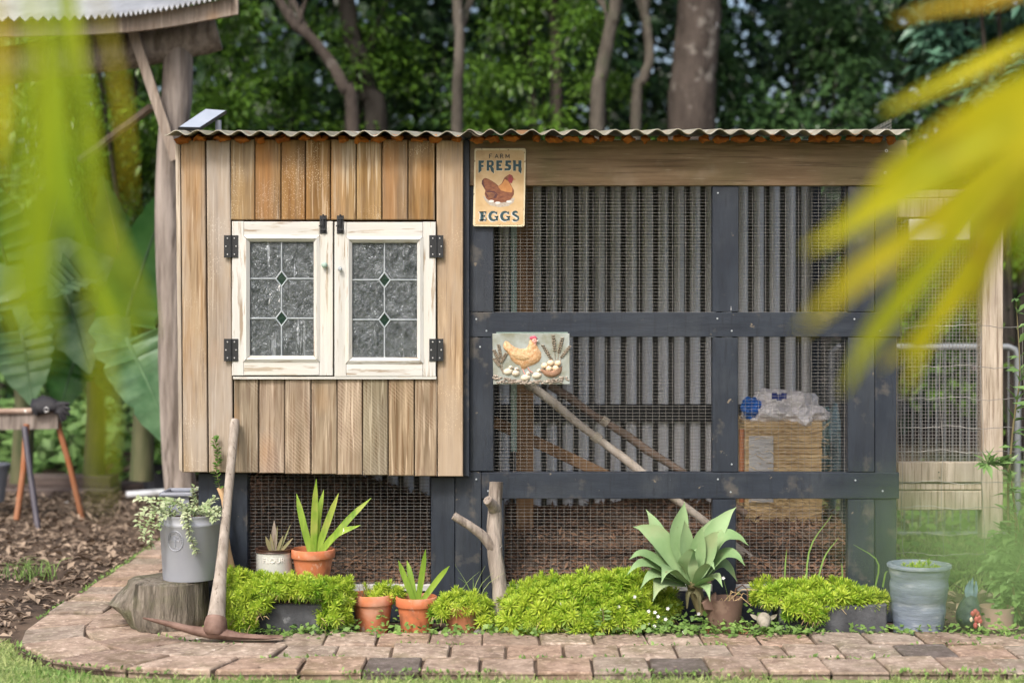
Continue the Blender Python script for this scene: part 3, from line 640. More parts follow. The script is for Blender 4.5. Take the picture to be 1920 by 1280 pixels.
# back wall of corrugated iron and interior timbers
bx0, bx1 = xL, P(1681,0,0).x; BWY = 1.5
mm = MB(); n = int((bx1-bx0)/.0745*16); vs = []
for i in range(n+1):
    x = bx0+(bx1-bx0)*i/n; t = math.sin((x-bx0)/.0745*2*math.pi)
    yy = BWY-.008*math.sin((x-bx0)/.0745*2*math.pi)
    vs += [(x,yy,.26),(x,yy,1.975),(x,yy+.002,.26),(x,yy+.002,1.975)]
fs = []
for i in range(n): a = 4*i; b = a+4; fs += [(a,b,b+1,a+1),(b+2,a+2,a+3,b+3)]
bwall = mm.add(vs, fs).build('back_wall', 'trough_shade_iron', coop, smooth=True, fix=False)
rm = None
for k in range(int((bx1-bx0)/.0745)):        # added bright strips: light on the corrugation crests put into colour
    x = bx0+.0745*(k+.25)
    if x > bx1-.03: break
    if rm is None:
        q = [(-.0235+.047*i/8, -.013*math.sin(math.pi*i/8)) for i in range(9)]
        rm = MB().add([(u,v,z) for z in (-.86,.86) for u,v in q], [(i,i+1,i+10,i+9) for i in range(8)]+[tuple(range(9)),tuple(range(17,8,-1))]).build('lit_crest','galv_and_lit_crest',bwall,origin=(0,0,0),smooth=True)
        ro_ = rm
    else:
        ro_ = bpy.data.objects.new('lit_crest', rm.data); col.objects.link(ro_); ro_.parent = bwall
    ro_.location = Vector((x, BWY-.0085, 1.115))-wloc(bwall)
m = MB(); m.box(bx0,bx1,BWY+.02,BWY+.06,.0,.3); m.build('base_board','sleeper',coop)
m = MB(); a = P(1000,758,1.44); b = P(1640,790,1.44); m.box(a.x-.3,b.x,1.44,1.48,b.z,a.z); m.build('wall_batten','black_iron',coop)
m = MB(); m.box(bx0,bx0+.02,1.0,BWY,.1,1.92); m.build('side_wall','brown_timber',coop)
for x_, y_ in ((bx1-.045,.75),(bx1-.045,BWY-.06)):
    MB().box(x_,x_+.04,y_,y_+.045,0,1.885).build('post','navy',coop,origin=(x_,y_,0))
MB().box(bx1-.045,bx1-.004,.075,BWY-.07,1.12,1.17).build('rail','navy',coop)
mm = MB()                          # mesh on the right side of the run
for i in range(58): y_ = .08+i*.025; mm.box(bx1-.003,bx1-.0015,y_-.0008,y_+.0008,.15,1.9)
for i in range(140): z_ = .15+i*.0125; mm.box(bx1-.0045,bx1-.003,.07,BWY,z_-.0008,z_+.0008)
mm.build('wire_mesh','wire',coop,fix=False)['kind'] = 'stuff'
a, b = P(968,350,.45), P(1000,884,.45)
MB().box(a.x,b.x,.45,.49,.2,1.9).build('inner_post','brown_timber',coop,origin=(a.x,.45,.2))
a, b = P(958,700,.43), P(969,845,.43); MB().box(a.x,b.x,.41,.43,b.z,a.z+.9).build('edge_strip','mint_paint',coop,origin=(a.x,.43,b.z))
mm = MB().beam(P(925,790,.5), P(1140,893,.62), .05, .045); mm.build('perch','brown_timber',coop)
# poles propped in the run
def pole(a, b, r, m, label, bind=()):
    a, b = Vector(a), Vector(b); t = thing('perch_pole', label, 'pole', b)
    pts = [a.lerp(b, i/10)+Vector((0,0,.004*math.sin(i*2.1))) for i in range(11)]
    MB().tube(pts, [r*(1+.1*math.sin(i*1.7)) for i in range(11)], 10, wob=.1).build('shaft', m, t, smooth=True)
    for f in bind:
        c = a.lerp(b, f); d = (b-a).normalized(); mm = MB()
        for k in range(5):
            q = c+d*(k-2)*.0065; u = d.orthogonal().normalized(); v = d.cross(u)
            mm.tube([q+(u*math.cos(x)+v*math.sin(x))*(r*1.13)+d*.004*math.sin(x) for x in [j*math.pi/6 for j in range(13)]], .0028, 5, cap=False)
        mm.build('twine_binding', 'twine', t, smooth=True)
pole(P(985,715,.35), P(1470,1095,.2), .0165, 'bamboo', 'pale grey pole with twine bindings, leaning diagonally inside the mesh run', (.28,.02))
pole(P(1030,722,.75), P(1400,965,.7), .017, 'bamboo_dark', 'dark brown pole lying behind the pale one inside the run', (.28,))
# deep litter on the floor of the run
def hgt(x, y):
    f = min(1, max(0, (y-.04)/.35)); left = min(1, max(0, (-.25-x)/.5))
    return .125+.15*f+.05*mnoise.noise(Vector((x*2.2,y*2.2,3)))+.03*mnoise.noise(Vector((x*7,y*7,1)))+.13*left*f
nx, ny = 70, 24; vs = []; gx0, gx1 = bx0+.03, bx1-.05
for j in range(ny):
    for i in range(nx):
        x = gx0+(gx1-gx0)*i/(nx-1); y = .045+(BWY-.07)*j/(ny-1); vs.append((x,y,hgt(x,y)))
mm = MB().add(vs, [(j*nx+i,j*nx+i+1,(j+1)*nx+i+1,(j+1)*nx+i) for j in range(ny-1) for i in range(nx-1)])
mm.add([(gx0,.044,0),(gx1,.044,0)]+[vs[i] for i in range(nx)][::-1], [tuple(range(nx+2))])
n = 14000; px_ = rng.uniform(gx0,gx1,n); py_ = .045+(BWY-.1)*rng.random(n)**1.7
pz_ = np.array([hgt(a,b) for a,b in zip(px_,py_)])+rng.uniform(0,.012,n)
d = unit(n); d[:,2] *= .5; d[:,1] -= .1
V, F = scatter(LEAF_V, LEAF_F, np.stack([px_,py_,pz_],1), frames(d, np.array([0,-.5,1.])[None]+unit(n)*.6), np.stack([rng.uniform(.006,.016,n), rng.uniform(.02,.05,n), rng.uniform(.02,.04,n)],1))
lb = mm.build('run_floor_litter','soil',None); tag(lb,'brown wood chip litter heaped on the floor of the run','litter',kind='stuff')
o = np_mesh('chip_layer', V, F, 'chips', lb); o['kind'] = 'stuff'
# ------------------------------------------------------------------ tin sign
SY = -.016
def sg(zx, zy): p = P(870+zx/7.114, 260+zy/7.111, SY); return (p.x, p.z)
sign = thing('tin_sign', 'tan tin sign with a brown hen and dark FARM FRESH EGGS lettering', 'sign', P(937,424,SY))
rc = []
for (cx,cy),a0 in zip(((165,155),(800,155),(782,1147),(145,1142)), (180,270,0,90)):
    for k in range(4): a = R(a0+k*30); rc.append(sg(cx+25*math.cos(a), cy+25*math.sin(a)))
MB().prism(rc, SY, SY+.004).build('panel', 'sign_cream', sign)
MB().prism([sg(158,158),sg(803,158),sg(790,1150),sg(150,1145)], SY-.0008, SY).build('print_field', 'sign_tan', sign)
for zx,zy in ((162,160),(790,162),(775,1150),(147,1140)): 
    p = sg(zx,zy); MB().lathe((p[0],SY-.001,p[1]), [(.0028,0),(.0028,.0008),(0,.001)], 10, rot=Matrix.Rotation(R(90),3,'X')).build('rivet', 'sign_cream', sign)
LET = {'F':[(193,293),(274,293),(258,326),(233,326),(233,352),(262,352),(262,380),(233,380),(233,430),(193,462)],
 'R':[(302,292),(378,292),(398,312),(398,352),(378,374),(399,398),(399,468),(362,434),(346,385),(336,385),(336,430),(302,430)],
 'E':[(430,292),(510,292),(510,324),(466,324),(466,345),(495,345),(495,370),(466,370),(466,395),(510,395),(510,426),(430,426)],
 'S':[(552,292),(625,292),(625,324),(586,324),(586,340),(628,356),(628,402),(606,426),(540,426),(540,396),(592,396),(592,380),(552,364)],
 'H':[(655,292),(692,292),(692,340),(725,340),(725,292),(766,292),(766,470),(725,436),(725,374),(692,374),(692,430),(655,430)]}
l1, l2 = MB(), MB()
for k, pl in LET.items():
    l2.prism([sg(*p) for p in pl], SY-.0019, SY-.0014)
    cx = sum(p[0] for p in pl)/len(pl); cy = sum(p[1] for p in pl)/len(pl)
    l1.prism([sg(p[0]+(6 if p[0]>cx else -5), p[1]+(8 if p[1]>cy else -3)) for p in pl], SY-.0013, SY-.0008)
l2b = MB().prism([sg(336,316),sg(364,316),sg(364,352),sg(336,352)], SY-.0024, SY-.0019)
def gl(cx, cy, kind, w, h):          # strokes of a bold serif letter: list of (points, widths)
    def A(a0,a1,n,rx,ry,w0,w1,ox=0,oy=0): return [((cx+ox+rx*math.cos(R(a0+(a1-a0)*i/n)), cy+oy-ry*math.sin(R(a0+(a1-a0)*i/n))), w0+(w1-w0)*math.sin(math.pi*i/n)) for i in range(n+1)]
    if kind == 'G': return [A(40,320,14,w*.4,h*.44,12,40), [((cx+w*.34,cy+h*.02),26),((cx+w*.34,cy+h*.46),26)], [((cx+w*.05,cy+h*.05),12),((cx+w*.5,cy+h*.05),12)], [((cx+w*.33,cy-h*.5),10),((cx+w*.33,cy-h*.18),10)]]
    if kind == 'S': return [A(40,225,8,w*.34,h*.24,16,34,0,-h*.22)[:7]+A(50,-150,8,w*.36,h*.26,34,20,0,h*.22)[1:]]
    return []
e1, e2 = MB(), MB()
def strokes(mb, S, y, dx=0, dy=0, grow=0):
    for st in S: mb.ribbon([sg(p[0]+dx,p[1]+dy) for p,_ in st], [(w_+grow)/7.114*.002 for _,w_ in st], y)
E_ = [[((240,972),44),((240,1093),44)],[((203,978),14),((298,978),14)],[((203,1086),14),((298,1086),14)],[((240,1030),12),((278,1030),12)],[((292,972),13),((290,1005),9)],[((294,1055),13),((294,1092),13)],[((278,1012),9),((278,1048),9)]]
for S in (E_, gl(395,1033,'G',130,125), gl(552,1033,'G',130,125), gl(688,1033,'S',105,125)):
    strokes(e1, S, SY-.0012, -7, 7, 6); strokes(e2, S, SY-.0017)
def word(mb, txt, x, y, h, w, gap):
    G = {'F':[[(0,0),(0,1)],[(0,0),(.8,0)],[(0,.48),(.6,.48)]], 'A':[[(0,1),(.5,0)],[(.5,0),(1,1)],[(.2,.65),(.8,.65)]], 'R':[[(0,1),(0,0)],[(0,0),(.7,.05),(.7,.42),(0,.5)],[(.35,.5),(.9,1)]], 'M':[[(0,1),(0,0)],[(0,0),(.5,.8)],[(.5,.8),(1,0)],[(1,0),(1,1)]]}
    for ch in txt:
        for st in G[ch]: mb.ribbon([sg(x+a*w, y+b*h) for a,b in st], [(11 if len(st)>2 or abs(st[0][0]-st[1][0])<.1 else 9)/7.114*.002]*len(st), SY-.0014)
        x += w+gap
fm = MB(); word(fm, 'FARM', 340, 208, 55, 44, 29)
l1.build('letter_edge','sign_cream',sign); l2.build('lettering','sign_teal',sign); l2b.build('letter_counter','sign_tan',sign)
e1.build('letter_edge','egg_white',sign,fix=False); e2.build('lettering','sign_teal',sign,fix=False); fm.build('lettering','sign_black',sign,fix=False)
pic = MB().prism([sg(*p) for p in [(250,760),(285,830),(350,890),(470,915),(590,900),(660,850),(680,790),(600,800),(330,800)]], SY-.0012, SY-.0008).build('hen_picture','nest_straw',sign)
HEN = [(240,560),(265,530),(290,525),(330,540),(375,565),(425,600),(460,632),(500,600),(520,560),(540,520),(575,492),(610,482),(645,495),(660,525),(655,560),(615,590),(640,640),(668,690),(665,745),(625,810),(560,845),(450,860),(350,840),(295,795),(275,740),(285,690),(260,650),(235,600)]
MB().prism([sg(*p) for p in HEN], SY-.0016, SY-.0012).build('hen_body','hen_brown',pic)
MB().prism([sg(*p) for p in [(455,640),(510,600),(545,540),(590,570),(610,600),(645,660),(640,720),(560,710),(490,690)]], SY-.0019, SY-.0016).build('hen_breast','hen_gold',pic)
MB().prism([sg(*p) for p in [(280,725),(320,695),(400,700),(450,740),(430,790),(360,805),(310,780)]], SY-.0019, SY-.0016).build('hen_wing','hen_dark',pic)
MB().prism([sg(*p) for p in [(240,560),(262,535),(262,600),(285,660),(262,650),(236,605)]], SY-.0019, SY-.0016).build('hen_tail','hen_dark',pic)
MB().prism([sg(*p) for p in [(590,520),(620,505),(655,530),(650,560),(640,595),(610,590),(588,560)]], SY-.0019, SY-.0016).prism([sg(*p) for p in [(585,490),(605,475),(640,488),(650,500),(610,500)]], SY-.0019, SY-.0016).build('hen_comb','hen_red',pic)
MB().prism([sg(*p) for p in [(658,528),(695,548),(658,552)]], SY-.0019, SY-.0016).build('hen_beak','hen_gold',pic)
for ex,ey in ((365,835),(450,857),(600,840)):
    MB().prism([sg(ex+36*math.cos(a),ey+17*math.sin(a)) for a in [k*math.pi/6 for k in range(12)]], SY-.0022, SY-.0016).build('egg_picture','egg_white',pic)
wl = MB()
for k in range(5): wl.ribbon([sg(295+k*8,720+k*16),sg(350,722+k*17),sg(425-k*8,735+k*14)], [.001,.0016,.0006], SY-.0022)
wl.build('wing_lines','hen_gold',pic,fix=False)

# ------------------------------------------------------------------ moulded plaque
QY = -.012
def pq(zx, zy): p = P(900+zx/9.847, 610+zy/9.846, QY); return (p.x, p.z)
plq = thing('relief_plaque', 'moulded relief plaque of an orange hen with chicks and a basket of eggs', 'plaque', P(997,719,QY))
MB().plank([pq(228,150),pq(1655,150),pq(1662,1088),pq(245,1090)], QY, QY+.01, .002).build('panel','plq_back',plq)
mm = MB()
for a,b in (((300,135),(1620,135)),): mm.tube([Vector((pq(*a)[0],QY+.004,pq(*a)[1])),Vector((pq(*b)[0],QY+.004,pq(*b)[1]))], .0016, 6)
mm.build('top_edge','mint_paint',plq)
def ell(cx,cy,rx,ry,t=0,n=14): 
    t = R(t); return [pq(cx+rx*math.cos(a)*math.cos(t)-ry*math.sin(a)*math.sin(t), cy+rx*math.cos(a)*math.sin(t)+ry*math.sin(a)*math.cos(t)) for a in [2*math.pi*k/n for k in range(n)]]
hen = [(440,330),(470,285),(520,300),(560,340),(640,400),(740,430),(850,425),(885,380),(905,330),(920,270),(960,235),(1010,228),(1050,255),(1060,300),(1045,350),(1080,420),(1130,500),(1135,580),(1095,660),(1000,720),(880,765),(830,810),(770,800),(740,740),(650,705),(580,640),(545,560),(500,490),(440,430),(425,375)]
hb = MB(); n = len(hen)   # hen relief: dome built towards a spine line so that neck and tail stay raised
def spine(x,y): return (min(max(x,520),985), 620-min(1,max(0,(x-880)/105))*300*(1 if y < 440 else .2) if x > 880 else (470 if x < 620 else 580))
for sc,hh in ((0,0),(.2,.6),(.5,.9),(.85,1)):
    for x,y in hen:
        sx, sy_ = spine(x,y); q = pq(x+(sx-x)*sc, y+(sy_-y)*sc); hb.v.append((q[0], QY-.011*hh, q[1]))
for r in range(3):
    for k in range(n): a, b = r*n+k, r*n+(k+1)%n; hb.f.append((a,b,b+n,a+n))
hb.f.append(tuple(range(3*n,4*n)))
hen_o = hb.build('hen_relief','plq_hen',plq,smooth=True)
MB().puff([pq(*p) for p in [(530,470),(700,500),(850,545),(970,575),(930,625),(800,662),(660,625),(570,560)]], QY-.008, .006).build('wing','plq_wing',hen_o,smooth=True)
MB().puff([pq(*p) for p in [(915,240),(925,205),(945,215),(955,188),(980,205),(1000,180),(1015,205),(1040,195),(1045,225),(1062,235),(1045,258),(1000,240),(960,245),(935,262)]], QY-.002, .008).build('comb','plq_pink',hen_o,smooth=True)
MB().puff(ell(1003,285,50,52), QY-.007, .006).puff(ell(1015,345,25,32), QY-.005, .006).build('face','plq_face',hen_o,smooth=True)
MB().puff(ell(1000,265,12,10), QY-.0115, .002).build('eye','sign_black',hen_o)
MB().puff([pq(1045,265),pq(1090,278),pq(1048,296)], QY-.006, .005).build('beak','egg_white',hen_o)
mm = MB()
for a,b,c in (((785,800),(815,870),(835,925)),((880,775),(920,835),(970,870))): mm.tube([Vector((pq(*q)[0],QY-.004,pq(*q)[1])) for q in (a,b,c)], .0018, 6)
mm.build('hen_legs','plq_face',hen_o,smooth=True)
for bx,by,rx,ry,hx,hy in ((520,850,92,62,565,778),(660,880,74,58,672,808),(842,960,92,62,888,888),(1050,920,95,62,1088,838)):
    c = MB().puff(ell(bx,by,rx,ry,-12), QY, .009).puff(ell(hx,hy,40,38), QY, .009).build('chick','plq_chick',plq,smooth=True)
    MB().puff(ell(hx+8,hy-6,10,9), QY-.009, .0015).build('eye','sign_black',c)
    MB().puff([pq(hx+32,hy-8),pq(hx+62,hy),pq(hx+32,hy+12)], QY-.003, .004).build('beak','plq_basket',c)
bk = MB().puff([pq(1120,790)]+[pq(1320+200*math.cos(R(a)),790+165*math.sin(R(a))) for a in range(165,10,-15)]+[pq(1522,740),pq(1480,775),pq(1320,835),pq(1180,815)], QY, .013).build('basket','plq_basket',plq,smooth=True)
for ex,ey in ((1190,742),(1305,690),(1437,698),(1270,795),(1397,788)): MB().puff(ell(ex,ey,64,56,-8), QY-.002, .011).build('egg','plq_egg',bk,smooth=True)
for ex,ey,l,t in ((1365,325,135,-6),(1487,360,130,14),(1235,490,140,-32),(1580,485,120,38),(362,470,110,-10),(305,555,105,-25),(440,595,90,28),(310,680,80,-38)):
    w_ = MB()
    for k in range(7):
        for s_ in (-1,1):
            f = (k-3)/3; cx = ex+math.sin(R(t))*f*-l*-1*-1; cx = ex-math.sin(R(t))*f*l*1.0*-1; cy = ey+math.cos(R(t))*f*l
            cx = ex-math.sin(R(t))*f*l
            w_.puff(ell(cx+s_*16,cy,30*(1-.35*abs(f)),15,t+s_*-50,8), QY, .006)
    w_.tube([Vector((pq(ex-math.sin(R(t))*l,ey+math.cos(R(t))*l)[0],QY-.001,pq(0,ey+math.cos(R(t))*l)[1])), Vector((pq(1400 if ex>800 else 430,0)[0],QY-.001,pq(0,900)[1]))], .0014, 5)
    w_.build('wheat_ear','plq_wheat',plq,smooth=True)
gm = MB()
for k in range(120):
    x = random.uniform(265,1640); e = abs((x-950)/700)**2; y = random.uniform(1070-110*e-45,1070)
    gm.puff(ell(x,y,random.uniform(18,55),random.uniform(9,20),random.uniform(-40,40),8), QY, random.uniform(.003,.007))
gm.build('ground_relief','plq_ground',plq,smooth=True)

# ------------------------------------------------------------------ plant helpers
def needle_rosette(n=26, seed=0):
    r = np.random.default_rng(seed); V, F = [], []
    for k in range(n):
        t = k/n; az = k*2.4; el = R(-15+95*t**1.1); h = .5*t
        d = np.array([math.cos(az)*math.cos(el), math.sin(az)*math.cos(el), math.sin(el)]); s = np.array([-math.sin(az), math.cos(az), 0])
        L = 1.0-.35*t; b = np.array([0,0,h]); w_ = .062; up = np.cross(s,d)*-1
        o = len(V); V += [b-s*w_*.5, b+s*w_*.5, b+d*L*.6+s*w_, b+d*L+np.array([0,0,-.03]), b+d*L*.6-s*w_]
        F += [(o,o+1,o+2),(o,o+2,o+4),(o+4,o+2,o+3)]
    return np.array(V), np.array(F)
ROS = [needle_rosette(29,i) for i in range(2)]
def sedum_mass(blobs, n, scl=(.015,.023)):
    """blobs: list of (centre, radii); rosettes on the upper and front surface"""
    vol = np.array([b[1][0]*b[1][2]+b[1][0]*b[1][1] for b in blobs]); vol = vol/vol.sum(); parts = []
    for (c, r), f in zip(blobs, vol):
        k = max(4, int(n*f*.68)); d = unit(k*3); d = d[(d[:,2] > -.55) & (d[:,1] < .75)][:k]
        k = len(d); rad = np.array(r); pos = np.array(c)+d*rad*(1.08-.5*rng.random((k,1))**1.6+np.where(rng.random((k,1))<.07,.22,0))+unit(k)*.006
        ax = d/rad; ax /= np.linalg.norm(ax,axis=1,keepdims=True); ax = ax*.8+np.array([0,-.15,.65])+unit(k)*.35
        rot = frames(np.cross(ax, unit(k)), ax)      # z column ~ axis
        V, F = scatter(*ROS[0], pos, rot, rng.uniform(scl[0]*.8, scl[1]*1.15, k)*1.45); parts.append((V,F))
    return cat(parts)
def sedum(root, blobs, n, scl=(.015,.023), low=True):
    blobs = [((p[0],p[1],p[2]-.01),(r[0],r[1],r[2]*.78)) for p,r in blobs]
    V, F = sedum_mass(blobs, n, scl); np_mesh('foliage', V, F, 'sedum', root, wloc(root))
    dead_bits(root, blobs, max(6, n//22))
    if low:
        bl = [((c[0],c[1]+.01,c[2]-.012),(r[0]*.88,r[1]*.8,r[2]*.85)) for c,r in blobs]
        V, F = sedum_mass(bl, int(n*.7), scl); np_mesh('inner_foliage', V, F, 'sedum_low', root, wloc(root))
def dead_bits(root, blobs, n=40):
    mm = MB()
    for _ in range(n):
        c, r = random.choice(blobs); a = random.uniform(-1,1); p = Vector((c[0]+a*r[0], c[1]-r[1]*random.uniform(.6,1.0), c[2]-r[2]*random.uniform(-.2,1.0))); p.z = max(p.z,.02)
        e = p+Vector((random.uniform(-.03,.03), random.uniform(-.03,.0), random.uniform(-.04,.02))); mm.tube([p, p.lerp(e,.5)+Vector((0,-.004,.006)), e], [.0012,.001,.0006], 4)
    o = mm.build('dead_stems','straw',root); o['kind'] = 'stuff'
def leafy(root, pos, dirs, L, W, m, name='foliage', up=None, jit=.5):
    n = len(pos); pos = np.array(pos); dirs = np.array(dirs)
    up = np.array([0,-.3,1.])[None]+unit(n)*jit
    V, F = scatter(LEAF_V, LEAF_F, pos, frames(dirs, up), np.stack([W,L,L*.6],1)); return np_mesh(name, V, F, m, root, wloc(root) if root else (0,0,0))

def pot_profile(rt, rb, h, rim, th=.006, rimh=.25):
    return [(rb,0),(rt-rim,h*(1-rimh)),(rt-.001,h*(1-rimh)),(rt,h*(1-rimh)+.002),(rt,h-.002),(rt-.002,h),(rt-th,h),(rt-th-rim*.6,h*.8),(rt-th-rim*.6,h*.79),(0,h*.8)]
def terracotta(label, cx, ytop, ybot, wpx, y, m='terracotta', z0=None, color=(1,1,1), name='terracotta_pot'):
    s = (CAMD+y)/FPX; c = P(cx, ybot, y); rt = wpx*s/2
    z0 = 0 if z0 is None else z0; h = P(0,ytop,y).z-z0
    t = thing(name, label, 'pot', (c.x,y,z0))
    MB().lathe((c.x,y,z0), pot_profile(rt, rt*.7, h, rt*.1), 40).build('shell', m, t, smooth=True, color=color)
    MB().lathe((c.x,y,z0+h*.82), [(rt*.86,-.01),(rt*.86,0),(rt*.4,.004),(0,.006)], 20, wob=.05).build('potting_soil', 'soil', t)
    return t, Vector((c.x,y,z0+h*.82)), rt
# block hidden behind the sedum, carrying the crock and the first pot
b0, b1 = P(470,1086,-.2), P(640,1086,-.2)
MB().plank([(b0.x,.168),(b1.x,.168),(b1.x,0),(b0.x,0)], -.19, -.03, .004).build('concrete_block','concrete')
tag(bpy.data.objects['concrete_block'], 'grey concrete block behind the left sedum under the crock', 'block')
potD, tD, rD = terracotta('orange terracotta pot with tall strap leaves standing beside the flour crock', 587, 1028, 1085, 83, -.105, z0=.17)
potA, tA, rA = terracotta('leftmost of the three low terracotta pots, holding dry soil and a sedum sprig', 699, 1112, 1182, 81, -.17)
potB, tB, rB = terracotta('middle one of three low terracotta pots, planted with short strap leaves', 781, 1117, 1190, 78, -.2, color=(1.03,1,1))
potC, tC, rC = terracotta('stained terracotta pot topped with bright sedum beside the driftwood branch', 867, 1130, 1195, 76, -.22, m='terracotta_stained')
def strap_plant(label, base, tips, y, wmax):
    t = thing('strap_leaf_plant', label, 'plant', base)
    for (px,py,dy,bend) in tips:
        T = P(px,py,y+dy); mid = base.lerp(T,.5)+Vector((bend,0,.02)); b = base+Vector(((T.x-base.x)*.12,dy*.1,0))
        MB().strip([b,mid,T], [wmax*.75,wmax,wmax*.95,wmax*.75,wmax*.06], nrm=(-(T.x-base.x)*1.5,-1,.25), n=12, fold=.13).build('leaf','strap_leaf',t,smooth=True)
    return t
strap_plant('tall bright green strap-leaved plant in the upper orange pot', tD, [(556,925,.02,-.01),(593,897,-.03,.0),(607,918,.03,.0),(635,924,-.02,.012),(696,933,-.01,.02),(676,984,-.05,.0)], -.105, .026)
strap_plant('short bright green strap-leaved plant in the middle terracotta pot', tB, [(747,1050,.0,-.012),(763,1050,.03,-.004),(798,1029,-.02,.006),(843,1060,-.04,.02)], -.2, .022)
t = thing('sedum_plant','small sedum sprig growing at the right of the leftmost low terracotta pot','plant', tA+Vector((.03,0,0)))
sedum(t, [((tA.x+.045,tA.y+.01,tA.z+.028),(.055,.04,.03))], 70)
t = thing('sedum_plant','yellow-green sedum spilling over the stained terracotta pot','plant', tC)
sedum(t, [((tC.x,tC.y,tC.z+.028),(.085,.075,.035)),((tC.x-.085,tC.y-.04,tC.z),(.03,.03,.03)),((tC.x+.085,tC.y-.03,tC.z-.04),(.025,.03,.055))], 210)
mm = MB()
for k in range(7):
    b = tC+Vector((random.uniform(-.03,.05),.02,0)); a = random.uniform(-.6,.8)
    mm.strip([b, b+Vector((a*.06,0,.08)), b+Vector((a*.16,-.01,.11+random.random()*.05))], [.003,.003,.0008], n=6)
g_ = mm.build('grass_tuft','grass',None,smooth=True); tag(g_, 'thin grass blades rising from the sedum of the stained pot', 'grass', kind='stuff')
mm = MB()
for k in range(9):
    b = tA+Vector((random.uniform(-.05,.0),.0,0)); a = random.uniform(-.5,.5)
    mm.tube([b, b+Vector((a*.05,-.01,.03+random.random()*.03)), b+Vector((a*.1,-.02,.05+random.random()*.05))], [.0015,.001,.0005], 4)
tag(mm.build('dry_twigs','litter',None), 'dry twigs standing in the leftmost low terracotta pot', 'twigs')
# flour crock
cy_ = -.11; s = (CAMD+cy_)/FPX; cc = P(514,1080,cy_); rr = 35*s; hh = P(0,1027,cy_).z-.17
ck = thing('flour_crock','pale grey flour crock with brown rim, holding a small succulent','crock',(cc.x,cy_,.17))
MB().lathe((cc.x,cy_,.17), [(rr*.92,0),(rr*.95,.01),(rr*.95,hh-.014)], 40).build('body','crock',ck,smooth=True)
MB().lathe((cc.x,cy_,.17), [(rr*.95,hh-.014),(rr*1.0,hh-.012),(rr*.97,hh-.006),(rr*1.02,hh-.003),(rr*1.02,hh),(rr*.88,hh),(rr*.85,hh-.015),(0,hh-.014)], 40).build('rim','crock_rim',ck,smooth=True)
fc = bpy.data.curves.new('t','FONT'); fc.body = 'FLOUR'; fc.size = .027; fc.extrude = .0012; fc.align_x = 'CENTER'; fc.resolution_u = 2
fo = bpy.data.objects.new('t',fc); col.objects.link(fo); dg = bpy.context.evaluated_depsgraph_get(); me = bpy.data.meshes.new_from_object(fo.evaluated_get(dg)); bpy.data.objects.remove(fo)
for v in me.vertices:
    x, y, z = v.co; a = x/(rr*.95)+.12; r2 = rr*.95+.001+z
    v.co = (math.sin(a)*r2, -math.cos(a)*r2, y+hh-.046)
link_mesh('lettering', me, 'egg_white', ck, (cc.x,cy_,.17))
su = thing('succulent','small olive and red succulent growing in the flour crock','plant',(cc.x,cy_,.17+hh-.014))
bs = Vector((cc.x,cy_,.17+hh-.016))
for px,py,wd in ((498,1005,.016),(507,1000,.013),(545,982,.006),(549,1008,.011),(531,1003,.012),(520,985,.009),(514,975,.02)):
    T = P(px,py,cy_-.01); MB().strip([bs+Vector(((T.x-bs.x)*.3,0,0)), bs.lerp(T,.5)+Vector(((T.x-bs.x)*.15,0,0)), T], [wd*.7,wd,wd*.9,wd*.1], nrm=(0,-1,.2), n=7, fold=.15, thick=wd*.35).build('leaf','succulent' if px != 514 else 'grey_wood',su,smooth=True)
# slate planter + left sedum
tr = thing('stone_planter','low dark slate planter half hidden under the left sedum','planter',P(545,1186,-.25))
a, b = P(438,1112,-.3), P(606,1180,-.3)
MB().plank([(a.x,.125),(b.x,.125),(b.x,0),(a.x,0)], -.3, -.2, .004).build('trough','dark_stone',tr)
MB().box(a.x+.015,b.x-.015,-.285,-.215,.11,.128).build('potting_soil','soil',tr)
t = thing('sedum_plant','broad bright sedum mound on the left, spilling over the slate planter','plant',P(540,1186,-.27))
def pb(px,py,y,rx,ry,rz): s = (CAMD+y)/FPX; p = P(px,py,y); return ((p.x,y,p.z),(rx*s,ry,rz*s))
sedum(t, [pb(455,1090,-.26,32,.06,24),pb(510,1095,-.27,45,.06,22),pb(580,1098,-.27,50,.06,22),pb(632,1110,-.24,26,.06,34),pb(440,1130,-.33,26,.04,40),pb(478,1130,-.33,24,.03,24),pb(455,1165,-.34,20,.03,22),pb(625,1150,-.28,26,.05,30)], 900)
# big sedum
t = thing('sedum_plant','large lime green sedum mound spreading between the driftwood and the agave','plant',P(1090,1200,-.22))
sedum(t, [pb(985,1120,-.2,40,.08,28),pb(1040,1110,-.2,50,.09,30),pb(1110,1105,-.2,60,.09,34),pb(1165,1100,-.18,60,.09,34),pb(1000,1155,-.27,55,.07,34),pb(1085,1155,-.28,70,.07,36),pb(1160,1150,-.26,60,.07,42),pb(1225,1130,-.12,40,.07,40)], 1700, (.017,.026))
# right trough with sedum
tr = thing('stone_planter','long grey stone trough on the right, front partly stained black','planter',P(1560,1204,-.25))
a, b = P(1462,1122,-.27), P(1664,1204,-.27); zt_ = P(0,1136,-.27).z
MB().plank([(a.x,zt_-.004),(b.x,zt_+.006),(b.x,0),(a.x,0)], -.27, -.1, .006).build('trough','dark_stone',tr)
MB().box(a.x+.02,b.x-.02,-.25,-.12,zt_-.02,zt_+.008).build('potting_soil','soil',tr)
t = thing('sedum_plant','pale green sedum spilling from the long stone trough','plant',(P(1540,1130,-.2).x,-.2,zt_))
sedum(t, [pb(1450,1112,-.2,34,.06,24),pb(1500,1112,-.2,50,.06,26),pb(1560,1112,-.2,55,.06,26),pb(1615,1122,-.19,40,.06,18),pb(1500,1135,-.29,26,.03,18),pb(1530,1145,-.29,14,.02,16)], 620, (.017,.026))
mm = MB()
